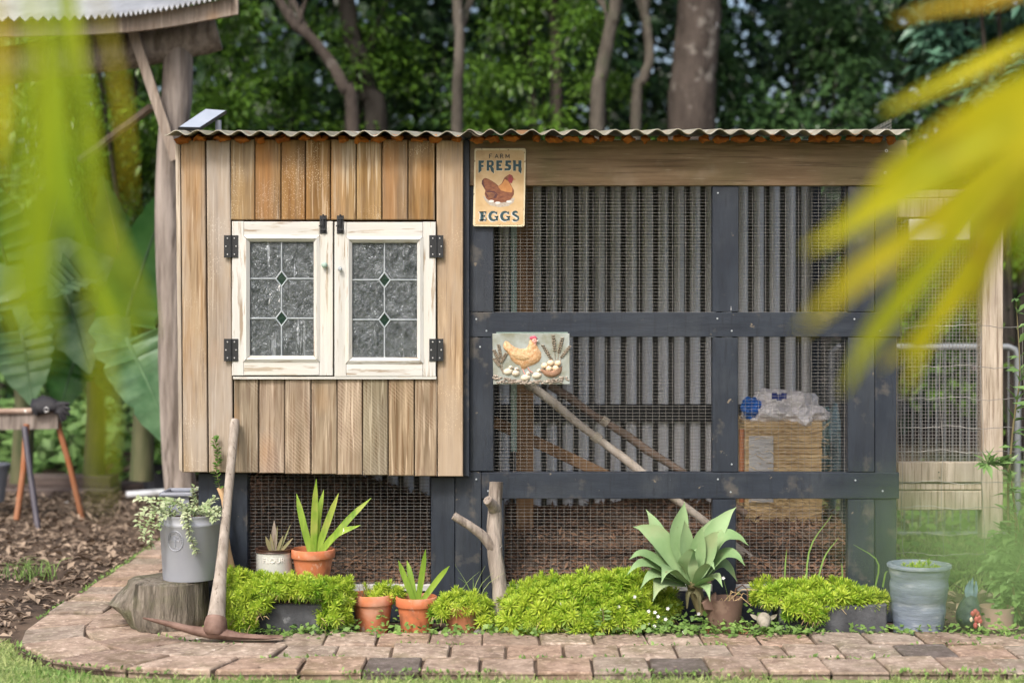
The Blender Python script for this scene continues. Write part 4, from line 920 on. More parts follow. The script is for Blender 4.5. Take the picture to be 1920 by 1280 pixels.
for px0,py0,px1,py1,bend in ((1470,1105,1475,1030,0),(1510,1105,1560,965,-.03),(1530,1100,1572,1008,-.01),(1640,1105,1600,1020,.05),(1580,1100,1578,1055,0),(1655,1100,1665,1070,0)):
    A, B = P(px0,py0,-.17), P(px1,py1,-.17); mm.strip([A, A.lerp(B,.5)+Vector((bend,0,.02)), B], [.007,.006,.001], n=8, nrm=(0,-1,.2))
tag(mm.build('grass_tuft','weed',None,smooth=True), 'tall thin grass blades growing out of the stone trough', 'grass', kind='stuff')

# ------------------------------------------------------------------ agave, its pot
AY = -.2
ab = P(1300,1098,AY)
ag = thing('agave_plant','large grey-green agave rosette above the brown pot','plant',ab)
AG = [ # tip px,py, dy, control px,py, width px, dry
 (1285,944,.02,1272,1010,44),(1216,958,.1,1245,1030,44),(1376,954,.06,1335,1010,42),(1342,972,.12,1318,1020,34),(1193,991,.0,1240,1015,46),
 (1186,1043,-.06,1230,1055,44),(1398,1017,.0,1350,1015,46),(1392,1055,-.04,1355,1045,40),(1346,1000,-.06,1325,1035,44),(1182,1072,-.12,1225,1063,36),
 (1228,1122,-.16,1245,1095,40),(1284,978,-.04,1287,1030,34),(1305,1028,-.1,1290,1060,42),(1243,1088,-.2,1258,1070,36),(1338,1062,-.18,1320,1072,34),
 (1352,1095,-.16,1330,1086,36),(1330,1122,-.17,1318,1100,30),(1262,1020,.06,1268,1060,40),(1378,1085,.02,1345,1060,38),(1206,1098,-.14,1240,1080,36),(1316,990,-.05,1308,1040,36)]
for i,(px,py,dy,cx,cy2,wd) in enumerate(AG):
    px = 1300+(px-1300)*1.06; T = P(px,py-4,AY+dy); C = P(cx,cy2,AY+dy*.45); b = ab+Vector(((C.x-ab.x)*.25, dy*.12, (C.z-ab.z)*.15)); wd = wd*.00195*.88
    hz = Vector((T.x-ab.x, dy, 0)); out_ = hz.normalized() if hz.length > .02 else Vector((0,-1,0))
    nrm = Vector((0,-.5,0))-out_*.45+Vector((0,0,.9))
    if T.z-ab.z > .2: nrm = Vector((0,-1,.25))-out_*.3
    last = T+(T-C).normalized()*.004
    droop = Vector((0,0,-.018 if T.z-ab.z < .17 else 0)); pre = C.lerp(T,.6)+Vector((0,0,.012)); MB().strip([b, C, pre, T+droop], [wd*.55,wd*.7,wd*.92,wd,wd*.93,wd*.74,wd*.48,wd*.26,wd*.1,wd*.01], nrm=nrm, n=22, fold=.2, thick=.006).build('leaf','agave',ag,smooth=True)
for px,py,cx,cy2 in ((1288,1140,1290,1110),(1312,1142,1310,1115)):
    MB().strip([ab+Vector((0,-.03,-.01)), P(cx,cy2,AY-.06), P(px,py,AY-.06)], [.02,.018,.004], n=8, nrm=(0,-1,0), fold=.3).build('dead_leaf','agave_dry',ag,smooth=True)
MB().tube([P(1318,1150,AY),P(1308,1120,AY),ab+Vector((0,0,.02))], [.022,.026,.03], 10, wob=.2).build('stem','stem',ag,smooth=True)
s = (CAMD-.24)/FPX; c = P(1357,1194,-.22); rp = 37*s; hp = P(0,1120,-.22).z-.02
pt = thing('brown_pot','rusty brown pot with loop handle under the agave','pot',(c.x,-.22,.02))
MB().lathe((c.x,-.22,.02), [(rp*.82,0),(rp*.9,hp*.5),(rp,hp),(rp*.93,hp),(rp*.88,hp-.02),(0,hp-.022)], 36, wob=.03).build('shell','rust_pot',pt,smooth=True)
a0 = P(1378,1122,-.22); MB().tube([a0+Vector((0,.01,-.01)), P(1380,1103,-.21), P(1392,1096,-.21), P(1401,1104,-.21), P(1402,1128,-.21)], [.006]*5, 8, sq=.4).build('handle','rust_pot',pt,smooth=True)
a0 = P(1315,1128,-.25); MB().plank([(a0.x,a0.z),(P(1342,0,-.25).x,a0.z+.035),(P(1342,0,-.25).x+.004,a0.z-.03),(a0.x+.01,a0.z-.025)], -.27, -.24, .003).build('chipped_lip','rust_pot',pt)
sc_ = thing('plant_saucer','orange terracotta saucer under the brown pot','saucer',(c.x,-.24,0))
rs = 44*s; MB().lathe((c.x,-.24,0), [(rs*.85,0),(rs,.018),(rs*.95,.018),(rs*.82,.006),(0,.006)], 36).build('dish','terracotta',sc_,smooth=True)
mm = MB()
for k in range(8):
    b = Vector((c.x+random.uniform(-.03,.05),-.24,hp+.005)); e = b+Vector((random.uniform(-.04,.12),random.uniform(-.06,.03),random.uniform(-.02,.06)))
    mm.tube([b, b.lerp(e,.5)+Vector((0,0,.025)), e], [.002,.0015,.0008], 5)
tag(mm.build('dry_sprig','straw',None), 'dry pale sprigs sprouting from the brown pot', 'sprig')

# ------------------------------------------------------------------ stump, bucket, vine
SX = P(322,1100,-.1).x; zs = P(0,1083,-.19).z
stp = thing('tree_stump','weathered grey tree stump carrying the grey bucket','stump',(SX,-.19,.028))
mm = MB(); nseg = 40; prof = [(0,.025),(.03,.03),(.07,.05),(.11,.055),(.15,.03),(.178,.01)]
lev = [.0,.02,.045,.08,.115,.15,zs-.036,zs-.028]
for z in lev:
    for k in range(nseg):
        a = 2*math.pi*k/nseg
        bul = math.exp(-((a-math.pi)/.6)**2)*(.075*math.exp(-((z-.085)/.04)**2)+.006)
        r = .138+.006*(1-z/.2)+bul+.014*mnoise.noise(Vector((math.cos(a)*3,math.sin(a)*3,z*3)))+.007*mnoise.noise(Vector((math.cos(a)*11,math.sin(a)*11,z*2)))
        if z == lev[-1]: r -= .012
        if z == lev[0]: r -= .012
        mm.v.append((SX+.012+r*math.cos(a),-.19+r*1.0*math.sin(a),.028+z))
for i in range(len(lev)-1):
    for k in range(nseg): a, b = i*nseg+k, i*nseg+(k+1)%nseg; mm.f.append((a,b,b+nseg,a+nseg))
mm.f.append(tuple(range((len(lev)-1)*nseg,len(lev)*nseg)))
mm.build('wood','stump',stp,smooth=True)
BX = P(357,1080,-.19).x; rB_ = 57.5*(5.81/3000); hb_ = P(0,962,-.19).z-zs
bk_ = thing('grey_bucket','grey metal bucket planter with embossed tree emblem, on the stump','bucket',(BX,-.19,zs))
MB().lathe((BX,-.19,zs), [(rB_*.87,0),(rB_*.88,.004),(rB_*.98,hb_-.042),(rB_*1.0,hb_-.039),(rB_*1.015,hb_-.034),(rB_*1.0,hb_-.028),(rB_*.985,hb_-.025),(rB_*.99,hb_-.008),(rB_*1.015,hb_-.004),(rB_*1.015,hb_),(rB_*.97,hb_),(rB_*.96,hb_-.02),(0,hb_-.02)], 56).build('shell','bucket_grey',bk_,smooth=True)
MB().lathe((BX,-.19,zs+hb_-.018), [(rB_*.94,0),(rB_*.5,.004),(0,.008)], 20).build('potting_soil','soil',bk_)
em = MB()                          # emblem: ring with lettering, tree with roots; wrapped on the bucket side
def bw(u, v, o=.0008):             # u,v metres from emblem centre
    z = hb_-.086+v; r = rB_*(.88+.1*z/(hb_-.042))+o; a = -.33+u/r
    return Vector((BX+math.sin(a)*r, -.19-math.cos(a)*r, zs+z))
er = .031
def wt(pts, r): em.tube([bw(*p) for p in pts], r, 5)
wt([(er*math.cos(a), er*1.15*math.sin(a)) for a in [k*math.pi/16 for k in range(33)]], .0018)
wt([(0,-.024),(.001,-.01),(0,.004),(0,.014)], .0022)
for s_ in (-1,1):
    for (a,b),(c_,d_) in (((0,-.004),(.014,.004)),((0,.0),(.011,.012)),((0,.004),(.006,.017)),((.007,0),(.017,-.002))): wt([(s_*a,b),(s_*(a+c_)/2,(b+d_)/2+.002),(s_*c_,d_)], .0013)
    wt([(0,-.022),(s_*.006,-.025),(s_*.011,-.0265)], .001)
for k in range(34):
    a = random.uniform(0,math.pi); r = random.uniform(.006,.018); q = bw(r*math.cos(a)*1.05, r*math.sin(a)*.95+.001); em.ball(q, (.0021,.0016,.0018), 5, 3)
em.build('tree_emblem','bucket_grey',bk_,smooth=True)
fc = bpy.data.curves.new('t','FONT'); fc.body = 'COUNTRY GARDEN'; fc.size = .0098; fc.extrude = .0012; fc.align_x = 'CENTER'; fc.resolution_u = 1; fc.space_character = 1.05
fo = bpy.data.objects.new('t',fc); col.objects.link(fo); dg = bpy.context.evaluated_depsgraph_get(); me = bpy.data.meshes.new_from_object(fo.evaluated_get(dg)); bpy.data.objects.remove(fo)
for v in me.vertices:
    x, y, z = v.co; rr2 = .0222+y; a = math.pi/2-x/.0255; q = bw(rr2*math.cos(a), rr2*1.15*math.sin(a), .0009+z); v.co = q-Vector((BX,-.19,zs))
link_mesh('emblem_lettering', me, 'bucket_grey', bk_, (BX,-.19,zs))
fv = thing('creeping_fig','variegated creeping fig trailing over the grey bucket','plant',(BX,-.19,zs+hb_-.01))
top = Vector((BX,-.19,zs+hb_-.008)); lp, ld = [], []
strands = []
def trail(pts, n, sp=.008, r=None):
    q = crom(pts, n); strands.append(q)
    for i in range(n-1):
        t = (q[i+1]-q[i]).normalized()
        for s_ in (-1,1):
            d = t.cross(Vector((random.uniform(-.5,.5),-.6,.8))).normalized()*s_+t*.5+Vector((0,random.uniform(-.6,0),random.uniform(-.2,.4)))
            lp.append(q[i]+Vector((random.uniform(-1,1),random.uniform(-1,.3),random.uniform(-1,1)))*sp*.4); ld.append(d)
def PT(*a): return [P(px,py,y) for px,py,y in a]
trail(PT((355,962,-0.235),(330,940,-0.285),(290,938,-0.305),(252,934,-0.285)), 26)
trail(PT((320,962,-0.205),(290,955,-0.285),(272,985,-0.305),(265,1015,-0.295)), 26); trail(PT((315,965,-0.235),(292,960,-0.305),(282,1000,-0.325),(285,1030,-0.315)), 24)
trail(PT((330,960,-0.245),(305,968,-0.325),(297,990,-0.325)), 18); trail(PT((310,958,-0.135),(278,950,-0.185),(262,965,-0.185),(258,990,-0.185)), 20)
trail(PT((345,960,-0.265),(352,965,-0.320),(354,995,-0.320),(362,1020,-0.315),(371,1038,-0.310)), 30); trail(PT((350,955,-0.265),(345,968,-0.320),(350,985,-0.320)), 16)
trail(PT((370,950,-0.185),(362,930,-0.185),(365,912,-0.185)), 18); trail(PT((370,958,-0.205),(390,945,-0.225),(405,932,-0.205)), 20)
trail(PT((375,960,-0.235),(395,955,-0.285),(412,962,-0.285)), 18); trail(PT((380,962,-0.235),(398,968,-0.295),(402,975,-0.295)), 14); trail(PT((350,958,-0.185),(330,945,-0.205),(310,940,-0.205)), 16)
for k in range(16):
    a = random.uniform(0,6.28); b = top+Vector((math.cos(a)*.06,math.sin(a)*.06,.0)); e = b+Vector((math.cos(a)*.055,math.sin(a)*.05,random.uniform(.0,.045))); trail([b,b.lerp(e,.5)+Vector((0,0,.02)),e], 9)
n = len(lp); L = rng.uniform(.013,.022,n); leafy(fv, lp, ld, L, L*.75, 'fig_leaf', jit=.35)
mm = MB()
for q in strands: mm.tube(q, .0011, 4)
mm.build('stems','stem',fv)
# second planter and dark posts behind the bucket
t = thing('square_planter','square grey planter showing its rim behind the bucket','planter',P(335,1000,.35)); a, b = P(302,921,.35), P(358,1000,.35)
MB().box(a.x+.01,b.x-.01,.36,.5,0,a.z-.02).build('shell','grey_plastic',t)
m = MB().tube([Vector((x,y,a.z-.012)) for x,y in ((a.x,.35),(b.x,.35),(b.x,.51),(a.x,.51),(a.x,.35))], .009, 8); m.build('rim','grey_plastic',t)
# pickaxe
px_ = thing('pickaxe','old pickaxe with rusty head and grey wooden handle leaning on the coop','pickaxe',P(407,1192,-.46))
h0, h1 = P(405,1168,-.46), P(441,787,-.085)
pts = [h0.lerp(h1,t) for t in (-.03,0,.06,.14,.22,.35,.6,.85,.97,1.0)]
MB().tube(pts, [.036,.035,.032,.028,.0235,.02,.0175,.018,.02,.0165], 14, sq=.78).build('handle','handle_wood',px_,smooth=True)
hd_ = [P(268,1160,-.5),P(320,1172,-.49),P(365,1184,-.475),P(407,1189,-.47),P(450,1194,-.47),P(495,1196,-.47),P(530,1194,-.46)]
mm = MB(); q = crom(hd_, 15); wv = [.003,.008,.012,.015,.017,.02,.025,.027,.025,.022,.022,.024,.026,.027,.026]; tv = [.003,.007,.010,.012,.014,.017,.02,.021,.019,.014,.011,.009,.007,.005,.002]
for i,p in enumerate(q):
    t = (q[min(i+1,14)]-q[max(i-1,0)]).normalized(); sd_ = t.cross(Vector((0,0,1))).normalized(); up = sd_.cross(t)
    for k in range(8): a = 2*math.pi*k/8; mm.v.append(tuple(p+sd_*math.cos(a)*wv[i]*.9+up*math.sin(a)*tv[i]*1.0+Vector((0,0,.004))))
for i in range(14):
    for k in range(8): a, b = i*8+k, i*8+(k+1)%8; mm.f.append((a,b,b+8,a+8))
mm.f += [tuple(range(8)), tuple(range(14*8,15*8))]
mm.build('head','rust_iron',px_,smooth=True)
ax = (h1-h0).normalized()
MB().tube([h0-ax*.045,h0-ax*.03,h0-ax*.005,h0+ax*.018,h0+ax*.022], [.03,.044,.044,.039,.036], 14, sq=.8).build('eye_socket','rust_iron',px_,smooth=True)
ah = thing('axe_handle','pale wooden tool handle half hidden behind the pickaxe','tool handle',P(432,1068,-.1))
MB().tube(crom(PT((412,913,-.03),(420,935,-.035),(424,980,-.05),(424,1020,-.07),(434,1066,-.1)),12), [.014]*3+[.012]*5+[.016]*4, 10, sq=.7).build('shaft','axe_wood',ah,smooth=True)
# vine sprig on the boards
vs_ = thing('vine_sprig','small green vine sprig climbing the boards beside the pickaxe handle','plant',P(408,900,-.09)); lp, ld = [], []; strands = []
trail(PT((412,915,-.09),(406,880,-.085),(409,850,-.085),(400,818,-.085)), 22)
n = len(lp); L = rng.uniform(.016,.026,n); leafy(vs_, lp, ld, L, L*.8, 'vine_leaf'); MB().tube(strands[0], .0014, 4).build('stem','stem',vs_)

# ------------------------------------------------------------------ driftwood branch and stones
dw = thing('driftwood_branch','grey forked driftwood branch standing upright against the coop','branch',P(938,1196,-.2))
MB().tube(crom(PT((940,1200,-.2),(940,1140,-.19),(934,1080,-.17),(927,1020,-.15),(928,960,-.13),(930,903,-.12)),18), [.034,.033,.031,.03,.029,.028,.027,.027,.028,.029,.029,.027,.026,.025,.024,.024,.0245,.025], 16, wob=.25).build('trunk','driftwood',dw,smooth=True)
MB().tube(crom(PT((930,1030,-.15),(905,1003,-.16),(880,985,-.17),(851,966,-.18)),10), [.03,.026,.021,.018,.017,.0165,.0165,.016,.0155,.0155], 12, wob=.2).build('fork','driftwood',dw,smooth=True)
MB().tube(PT((928,955,-.13),(922,945,-.17),(914,937,-.19)), [.026,.019,.0175], 12, wob=.15).build('stub','driftwood',dw,smooth=True)
def stone(px,py,w_,h_,y,label,cl,rough=.12):
    c = P(px,py,y); s = (CAMD+y)/FPX; mm = MB().ball((c.x,y,h_*s*.42), (w_*s/2,w_*s*.36,h_*s/2), 16, 10)
    mm.v = [(c.x+(a-c.x)*(1+rough*mnoise.noise(Vector((a*30,b*30,d*30)))), b, max(0,d*(1+rough*mnoise.noise(Vector((a*25+4,b*30,d*30)))))) for a,b,d in mm.v]
    o = mm.build('stone','pebble',None,origin=(c.x,y,0),smooth=True,color=cl); tag(o,label,'stone')
stone(833,1190,30,15,-.27,'smooth beige pebble between the last two terracotta pots',(1.15,1.05,.95))
stone(902,1190,32,19,-.27,'dark grey round pebble just left of the driftwood base',(.45,.47,.5))
stone(948,1190,28,19,-.29,'small grey pebble on the right of the driftwood base',(.5,.5,.52))
stone(928,1180,36,30,-.25,'reddish brown rock at the foot of the driftwood',(.7,.55,.5),.4)
stone(960,1178,26,34,-.2,'dark brown rock wedged behind the driftwood base',(.4,.33,.3),.4)
stone(762,1187,44,9,-.27,'flat pale stone lying at the foot of the terracotta pots',(1,.85,.75),.3)
# ------------------------------------------------------------------ blue-grey pot, rooster, small pots, stone animal
GX = P(1723,1190,-.24).x; s = 5.76/3000; rt = 59*s; hg = P(0,1056,-.24).z
bpot = thing('blue_glazed_pot','tall blue-grey rippled ceramic pot at the right end of the coop','pot',(GX,-.24,0))
prof = [(rt*.74,0)]
for k in range(1,26):
    z = hg*k/26; r = rt*(.74+.22*(k/26)**.8); prof.append((r*(1+.012*math.sin(k*1.45)+.01*math.sin(k*.77+1)), z))
prof += [(rt,hg-.012),(rt,hg-.003),(rt*.97,hg),(rt*.86,hg),(rt*.82,hg-.01),(rt*.8,hg-.03),(0,hg-.03)]
MB().lathe((GX,-.24,0), prof, 48, wob=.05).build('shell','glazed_blue',bpot,smooth=True)
t = thing('sedum_plant','little sedum peeping over the rim of the blue-grey pot','plant',(GX,-.24,hg-.03)); sedum(t, [((GX,-.24,hg-.03),(.06,.05,.03))], 60, low=False)
ppot = thing('pink_pot','low pinkish brown pot behind the rooster ornament','pot',(P(1868,1180,-.1).x,-.1,0)); q = P(1868,1136,-.1)
rp2 = 33*5.9/3000; MB().lathe((q.x,-.1,0), [(rp2*.9,0),(rp2*.95,q.z*.5),(rp2,q.z),(rp2*.92,q.z),(rp2*.9,q.z-.02),(0,q.z-.022)], 36).build('shell','pink_pot',ppot,smooth=True)
MB().lathe((q.x,-.1,0), [(rp2*1.15,.0),(rp2*1.3,.012),(rp2*1.25,.014),(rp2*1.1,.004),(0,.004)], 36).build('saucer','pink_pot',ppot,smooth=True)
ro = thing('rooster_ornament','dark rooster garden ornament bending down with its tail raised','ornament',P(1817,1186,-.22))
RYy = -.22
pts = PT((1822,1092,-.16),(1822,1105,-.165),(1820,1122,-.18),(1817,1140,-.2),(1816,1155,-.22),(1820,1160,-.27),(1824,1163,-.3),(1827,1168,-.315))
MB().tube(crom(pts,20), lerpl([.006,.016,.026,.04,.047,.036,.02,.013],20), 16).build('body','rooster_dark',ro,smooth=True)
for dx,tx,wd in ((-5,1819,.016),(0,1824,.02),(6,1830,.016)): MB().strip(PT((1820+dx,1122,-.2),(1820+dx*1.6,1105,-.195),(tx,1082+abs(dx),-.16)), [.012,wd,wd*.8,.003], nrm=(0,-1,0), n=8, thick=.003).build('tail_feather','rooster_tail',ro,smooth=True)
mm = MB()
for k,(a,b) in enumerate(((1824,1150),(1829,1146),(1833,1150),(1836,1157),(1838,1164))): mm.ball(P(a,b,-.325), (.0085,.006,.011), 8, 5)
mm.ball(P(1831,1160,-.32),(.011,.01,.014),10,6); mm.ball(P(1829,1172,-.325),(.0085,.007,.012),8,5)
mm.build('comb','rooster_red',ro,smooth=True)
MB().ball(P(1821,1161,-.33),(.006,.004,.009),8,5).build('ear_lobe','rooster_cream',ro,smooth=True)
MB().tube(PT((1835,1168,-.33),(1838,1177,-.335)), [.005,.001], 8).build('beak','rooster_cream',ro)
mm = MB()
for dx in (-8,7): mm.tube(PT((1816+dx,1165,-.21),(1816+dx,1180,-.21)), .005, 6); mm.tube([P(1816+dx,1181,-.21),P(1816+dx-6,1186,-.25)], .004, 5); mm.tube([P(1816+dx,1181,-.21),P(1816+dx+7,1186,-.25)], .004, 5)
mm.build('legs','rooster_cream',ro,smooth=True)
MB().ball((P(1820,1186,-.24).x,-.24,.002),(.06,.05,.006),16,6).build('base_plate','stone_animal',ro,smooth=True)
an = thing('lamb_ornament','small grey stone lamb head ornament beside the brown pot','ornament',P(1433,1186,-.27))
MB().tube(crom(PT((1433,1186,-.2),(1432,1170,-.22),(1432,1160,-.26),(1433,1168,-.3),(1432,1176,-.315)),14), lerpl([.028,.026,.026,.025,.019,.011],14), 14).build('head','stone_animal',an,smooth=True)
for s_ in (-1,1): MB().strip(PT((1432+s_*11,1160,-.25),(1432+s_*19,1155,-.25),(1432+s_*25,1151,-.25)), [.012,.015,.002], nrm=(0,-1,.3), n=6, thick=.005).build('ear','stone_animal',an,smooth=True)
mm = MB()
for s_ in (-1,1): mm.ball(P(1432+s_*8,1164,-.297),(.003,.002,.003),6,4)
mm.build('eyes','sign_black',an)
# ------------------------------------------------------------------ things inside the run
ba = thing('straw_bale','brown pressed straw bale wrapped in clear film inside the run','bale',P(1465,1010,.75))
a, b = P(1392,790,.75), P(1545,985,.75)
mm = MB(); nz = 16
for k in range(nz):
    z0 = b.z+(a.z-b.z)*k/nz; z1 = b.z+(a.z-b.z)*(k+1)/nz-.001; i_ = random.uniform(-.004,.004)
    mm.box(a.x+.008+i_,b.x-.008+i_,.75+i_,1.15,z0,z1)
mm.build('straw','straw',ba)
x0_, x1_ = P(1404,0,.74).x, P(1450,0,.74).x
MB().add([(x0_,.738,b.z+.1),(x1_,.738,b.z+.1),(x1_,.738,a.z-.06),(x0_,.738,a.z-.06)],[(0,1,2,3)]).build('film_patch','clear_film',ba,fix=False)
MB().tube([Vector((a.x-.004,.742,b.z+.1)),Vector((a.x-.004,.742,a.z-.03))], .011, 8).build('strap','orange_tube',ba)
n = 900; bx_ = rng.uniform(a.x,b.x,n); bz_ = rng.uniform(b.z,a.z,n); by_ = np.full(n,.745); tp = rng.random(n) < .3; bz_[tp] = a.z+.002; by_[tp] = rng.uniform(.75,1.1,tp.sum())
dd = np.stack([rng.choice([-1,1],n)*1.0, rng.uniform(-.5,.1,n), rng.normal(size=n)*.35],1); l = rng.uniform(.03,.08,n)
V, F = scatter(BLADE_V, BLADE_F, np.stack([bx_-dd[:,0]*l*.5,by_,bz_],1), frames(dd, unit(n)), np.stack([np.full(n,.003),l,l*.4],1))
np_mesh('loose_straw', V, F, 'straw', ba, wloc(ba))['kind'] = 'stuff'
wb = MB(); c0, c1 = P(1385,985,.7), P(1600,1060,.7); wb.box(c0.x,c1.x,.7,1.2,.05,c0.z).build('timber_ledge','brown_timber',None); tag(bpy.data.objects['timber_ledge'],'brown timber ledge under the straw bale inside the run','ledge')
def crumple(name, label, px, py, y, rx, ry, rz, m, seed, cat_='bag'):
    s = (CAMD+y)/FPX; c = P(px,py,y); bm = bmesh.new(); bmesh.ops.create_icosphere(bm, subdivisions=4, radius=1)
    for v in bm.verts:
        d = v.co.copy(); k = 1+.35*mnoise.noise(d*1.8+Vector((seed,0,0)))+.22*abs(mnoise.noise(d*4+Vector((0,seed,0))))+.12*abs(mnoise.noise(d*9+Vector((0,0,seed))))
        v.co = (d.x*rx*s*k, d.y*ry*k, d.z*rz*s*k)
    me = bpy.data.meshes.new(name); bm.to_mesh(me); bm.free()
    o = link_mesh(name, me, m, None, c); return tag(o, label, cat_)
bag = crumple('plastic_bag','crumpled clear plastic bag lying on top of the straw bale',1470,772,.85,68,.1,40,'plastic_film',2.0)
q = MB()
for k in range(3): c = P(1452+k*9,742+(k%2)*3,.7); q.obox(c, Vector((1,0,0)), Vector((0,1,0)), Vector((0,0,1)), .011, .001, .013)
q.build('print_mark','print_blue',bag)
crumple('blue_cloth','bright blue plastic bundle beside the bag inside the run',1409,764,.8,17,.04,18,'blue_plastic',5.0,'bundle')
crumple('teal_sack','pale teal feed sack standing behind the straw bale',1560,850,1.3,26,.08,80,'teal_plastic',8.0,'sack')
# ------------------------------------------------------------------ solar light on the roof
sp_ = thing('solar_panel','small white-framed solar panel propped on the coop roof','solar panel',P(380,240,.1))
a_, b_, c_, d_ = P(334,239,.0), P(374,240,.02), P(425,207,.16), P(386,204,.14)
def slab(a,b,c,d,th): n = (b-a).cross(d-a).normalized()*th; return MB().add([a,b,c,d,a-n,b-n,c-n,d-n],[(0,1,2,3),(7,6,5,4),(0,4,5,1),(1,5,6,2),(2,6,7,3),(3,7,4,0)])
slab(a_,b_,c_,d_,.014).build('frame','black_plastic',sp_)
n_ = (b_-a_).cross(d_-a_).normalized()*.001; ce = (a_+b_+c_+d_)/4; slab(*[p.lerp(ce,.05)+n_ for p in (a_,b_,c_,d_)], .0006).build('cell','solar_cell',sp_)
MB().tube([ce+Vector((.05,.05,0)), ce+Vector((.05,.06,-.09))], .012, 8).build('bracket','grey_plastic',sp_)
# ------------------------------------------------------------------ timber gate, wire fence, tube gate
GYd = .5
gt = thing('timber_gate','pale timber and mesh gate at the right of the coop','gate',P(1780,955,GYd))
def gb(x0,y0,x1,y1,name,m='gate_wood',ya=GYd,th=.05):
    a, b = P(x0,y0,ya), P(x1,y1,ya); return MB().plank([(a.x,a.z),(b.x,a.z),(b.x,b.z),(a.x,b.z)], ya, ya+th, .003).build(name, m, gt, origin=((a.x+b.x)/2,ya,(a.z+b.z)/2))
gb(1842,354,1881,1010,'post',th=.07); gb(1640,354,1682,1010,'post',th=.07)
gb(1683,356,1841,371,'rail',ya=GYd+.01); gb(1683,372,1841,408,'rail',ya=GYd+.003)
gb(1705,411,1820,450,'name_board','haze_white',ya=GYd-.02,th=.018)
gb(1683,866,1841,904,'board',ya=GYd+.003); gb(1683,906,1841,918,'board',ya=GYd+.012); gb(1683,920,1841,956,'board',ya=GYd+.003)
mesh_panel(1684,409,1841,866,GYd+.03,gt,px=6.4,py=6.4,rw=.001)
for px,py in ((1760,375),(1829,390),(1760,885),(1762,895)): MB().lathe(P(px,py,GYd+.0025),[(.003,-.001),(.003,.001),(0,.001)],8,rot=Matrix.Rotation(R(90),3,'X')).build('screw','black_iron',gt)
wf = thing('wire_fence','slack galvanised wire fence stretched between the coop and the right edge','fence',P(1800,1130,.1))
rowsy = [611,687,747,801,846,904,951,1000,1038]
for i,py in enumerate(rowsy):
    pts = []; n = 40
    for k in range(n+1):
        px = 1668+(2080-1668)*k/n; pts.append(P(px, py+1.6*math.sin(k*.7+i)+.8*math.sin(k*2.3+i*2)+2*math.sin(k*.35+i*.5), .1+.03*math.sin(k*.3)))
    MB().tube(pts, .0012, 5).build('strand','wire',wf)
for k,px in enumerate((1687,1762,1839,1918,1995,2060)): MB().tube([P(px+2*math.sin(j*1.3+k)+j*.6, 611+j*(1040-611)/10, .1) for j in range(11)], .0011, 5).build('stay','wire',wf)
tg = thing('tube_gate','galvanised tubular gate with thin bars behind the timber gate','gate',P(1850,1000,2.2))
y2 = 2.2; rr = [P(1560,1010,y2),P(1560,660,y2),P(1572,650,y2),P(1890,650,y2),P(1903,655,y2),P(1908,668,y2),P(1908,1010,y2)]
MB().tube(rr, .016, 10).build('frame','tube_metal',tg,smooth=True)
for k in range(22): x_ = 1576+k*15; MB().tube([P(x_,655,y2),P(x_,1005,y2)], .003, 6).build('bar','tube_metal',tg)
for py in (1000,): MB().tube([P(1562,py,y2),P(1906,py,y2)], .01, 8).build('cross_tube','tube_metal',tg)

# ------------------------------------------------------------------ open shed on the left
SHY = 2.3
sh = thing('log_shed','open shed with log posts and pale corrugated iron roof','shed',P(325,990,SHY))
MB().tube(crom(PT((345,995,SHY),(330,800,SHY),(322,600,SHY),(318,350,SHY),(332,180,SHY),(334,75,SHY)),16), [.088,.085,.08,.078,.076,.074,.072,.072,.074,.074,.074,.076,.077,.077,.077,.077], 18, wob=.12).build('log_post','log',sh,smooth=True)
MB().tube(crom(PT((-420,165,SHY-.1),(-100,135,SHY-.08),(150,105,SHY-.03),(300,82,SHY),(408,58,SHY+.03)),16), [.1]*11+[.098,.1,.104,.104,.1], 18, wob=.12).build('log_beam','log',sh,smooth=True)
MB().beam(P(246,50,SHY-.14), P(330,300,SHY-.12), .05, .03, up=(0,1,0)).build('brace','grey_wood',sh)
MB().beam(P(150,300,SHY+.5), P(285,200,SHY+.1), .035, .03).build('brace','grey_wood',sh)
a, b = P(-420,62+55,SHY-.32), P(445,12,SHY-.2)
fq = crom(PT((-420,58,SHY-.3),(-120,52,SHY-.3),(160,46,SHY-.28),(300,34,SHY-.27),(446,8,SHY-.25)), 24); mm = MB()
for p in fq: mm.v += [(p.x,p.y,p.z+.035),(p.x,p.y,p.z-.05),(p.x,p.y+.03,p.z-.05),(p.x,p.y+.03,p.z+.035)]
for i in range(23):
    for k in range(4): mm.f.append((4*i+k,4*i+(k+1)%4,4*i+4+(k+1)%4,4*i+4+k))
mm.f += [(0,1,2,3),(95,94,93,92)]; mm.build('fascia','grey_wood',sh)
# roof of the shed
mm = MB(); n = 420; ed = crom(PT((-420,40,SHY-.36),(-120,36,SHY-.36),(160,32,SHY-.34),(300,17,SHY-.33),(434,-10,SHY-.3)), n+1)
vs = []; back = Vector((0,2.2,.62))
for j in range(2):
    for i in range(n+1):
        p = ed[i]+back*j; tri = abs((i/8.0)%1-.5)*4-1; vs.append((p.x,p.y,p.z+.0135*tri))
k = len(vs); mm.add(vs+[(x,y,z-.002) for x,y,z in vs], [(i,i+1,i+n+2,i+n+1) for i in range(n)]+[(k+i+n+1,k+i+n+2,k+i+1,k+i) for i in range(n)]+[(k+i,k+i+1,i+1,i) for i in range(n)])
mm.build('roof_sheet','shed_iron',sh,fix=False)
MB().tube(PT((-330,1010,SHY-.05),(-335,500,SHY-.05),(-330,150,SHY-.05)), .08, 14, wob=.1).build('log_post','log',sh,smooth=True)
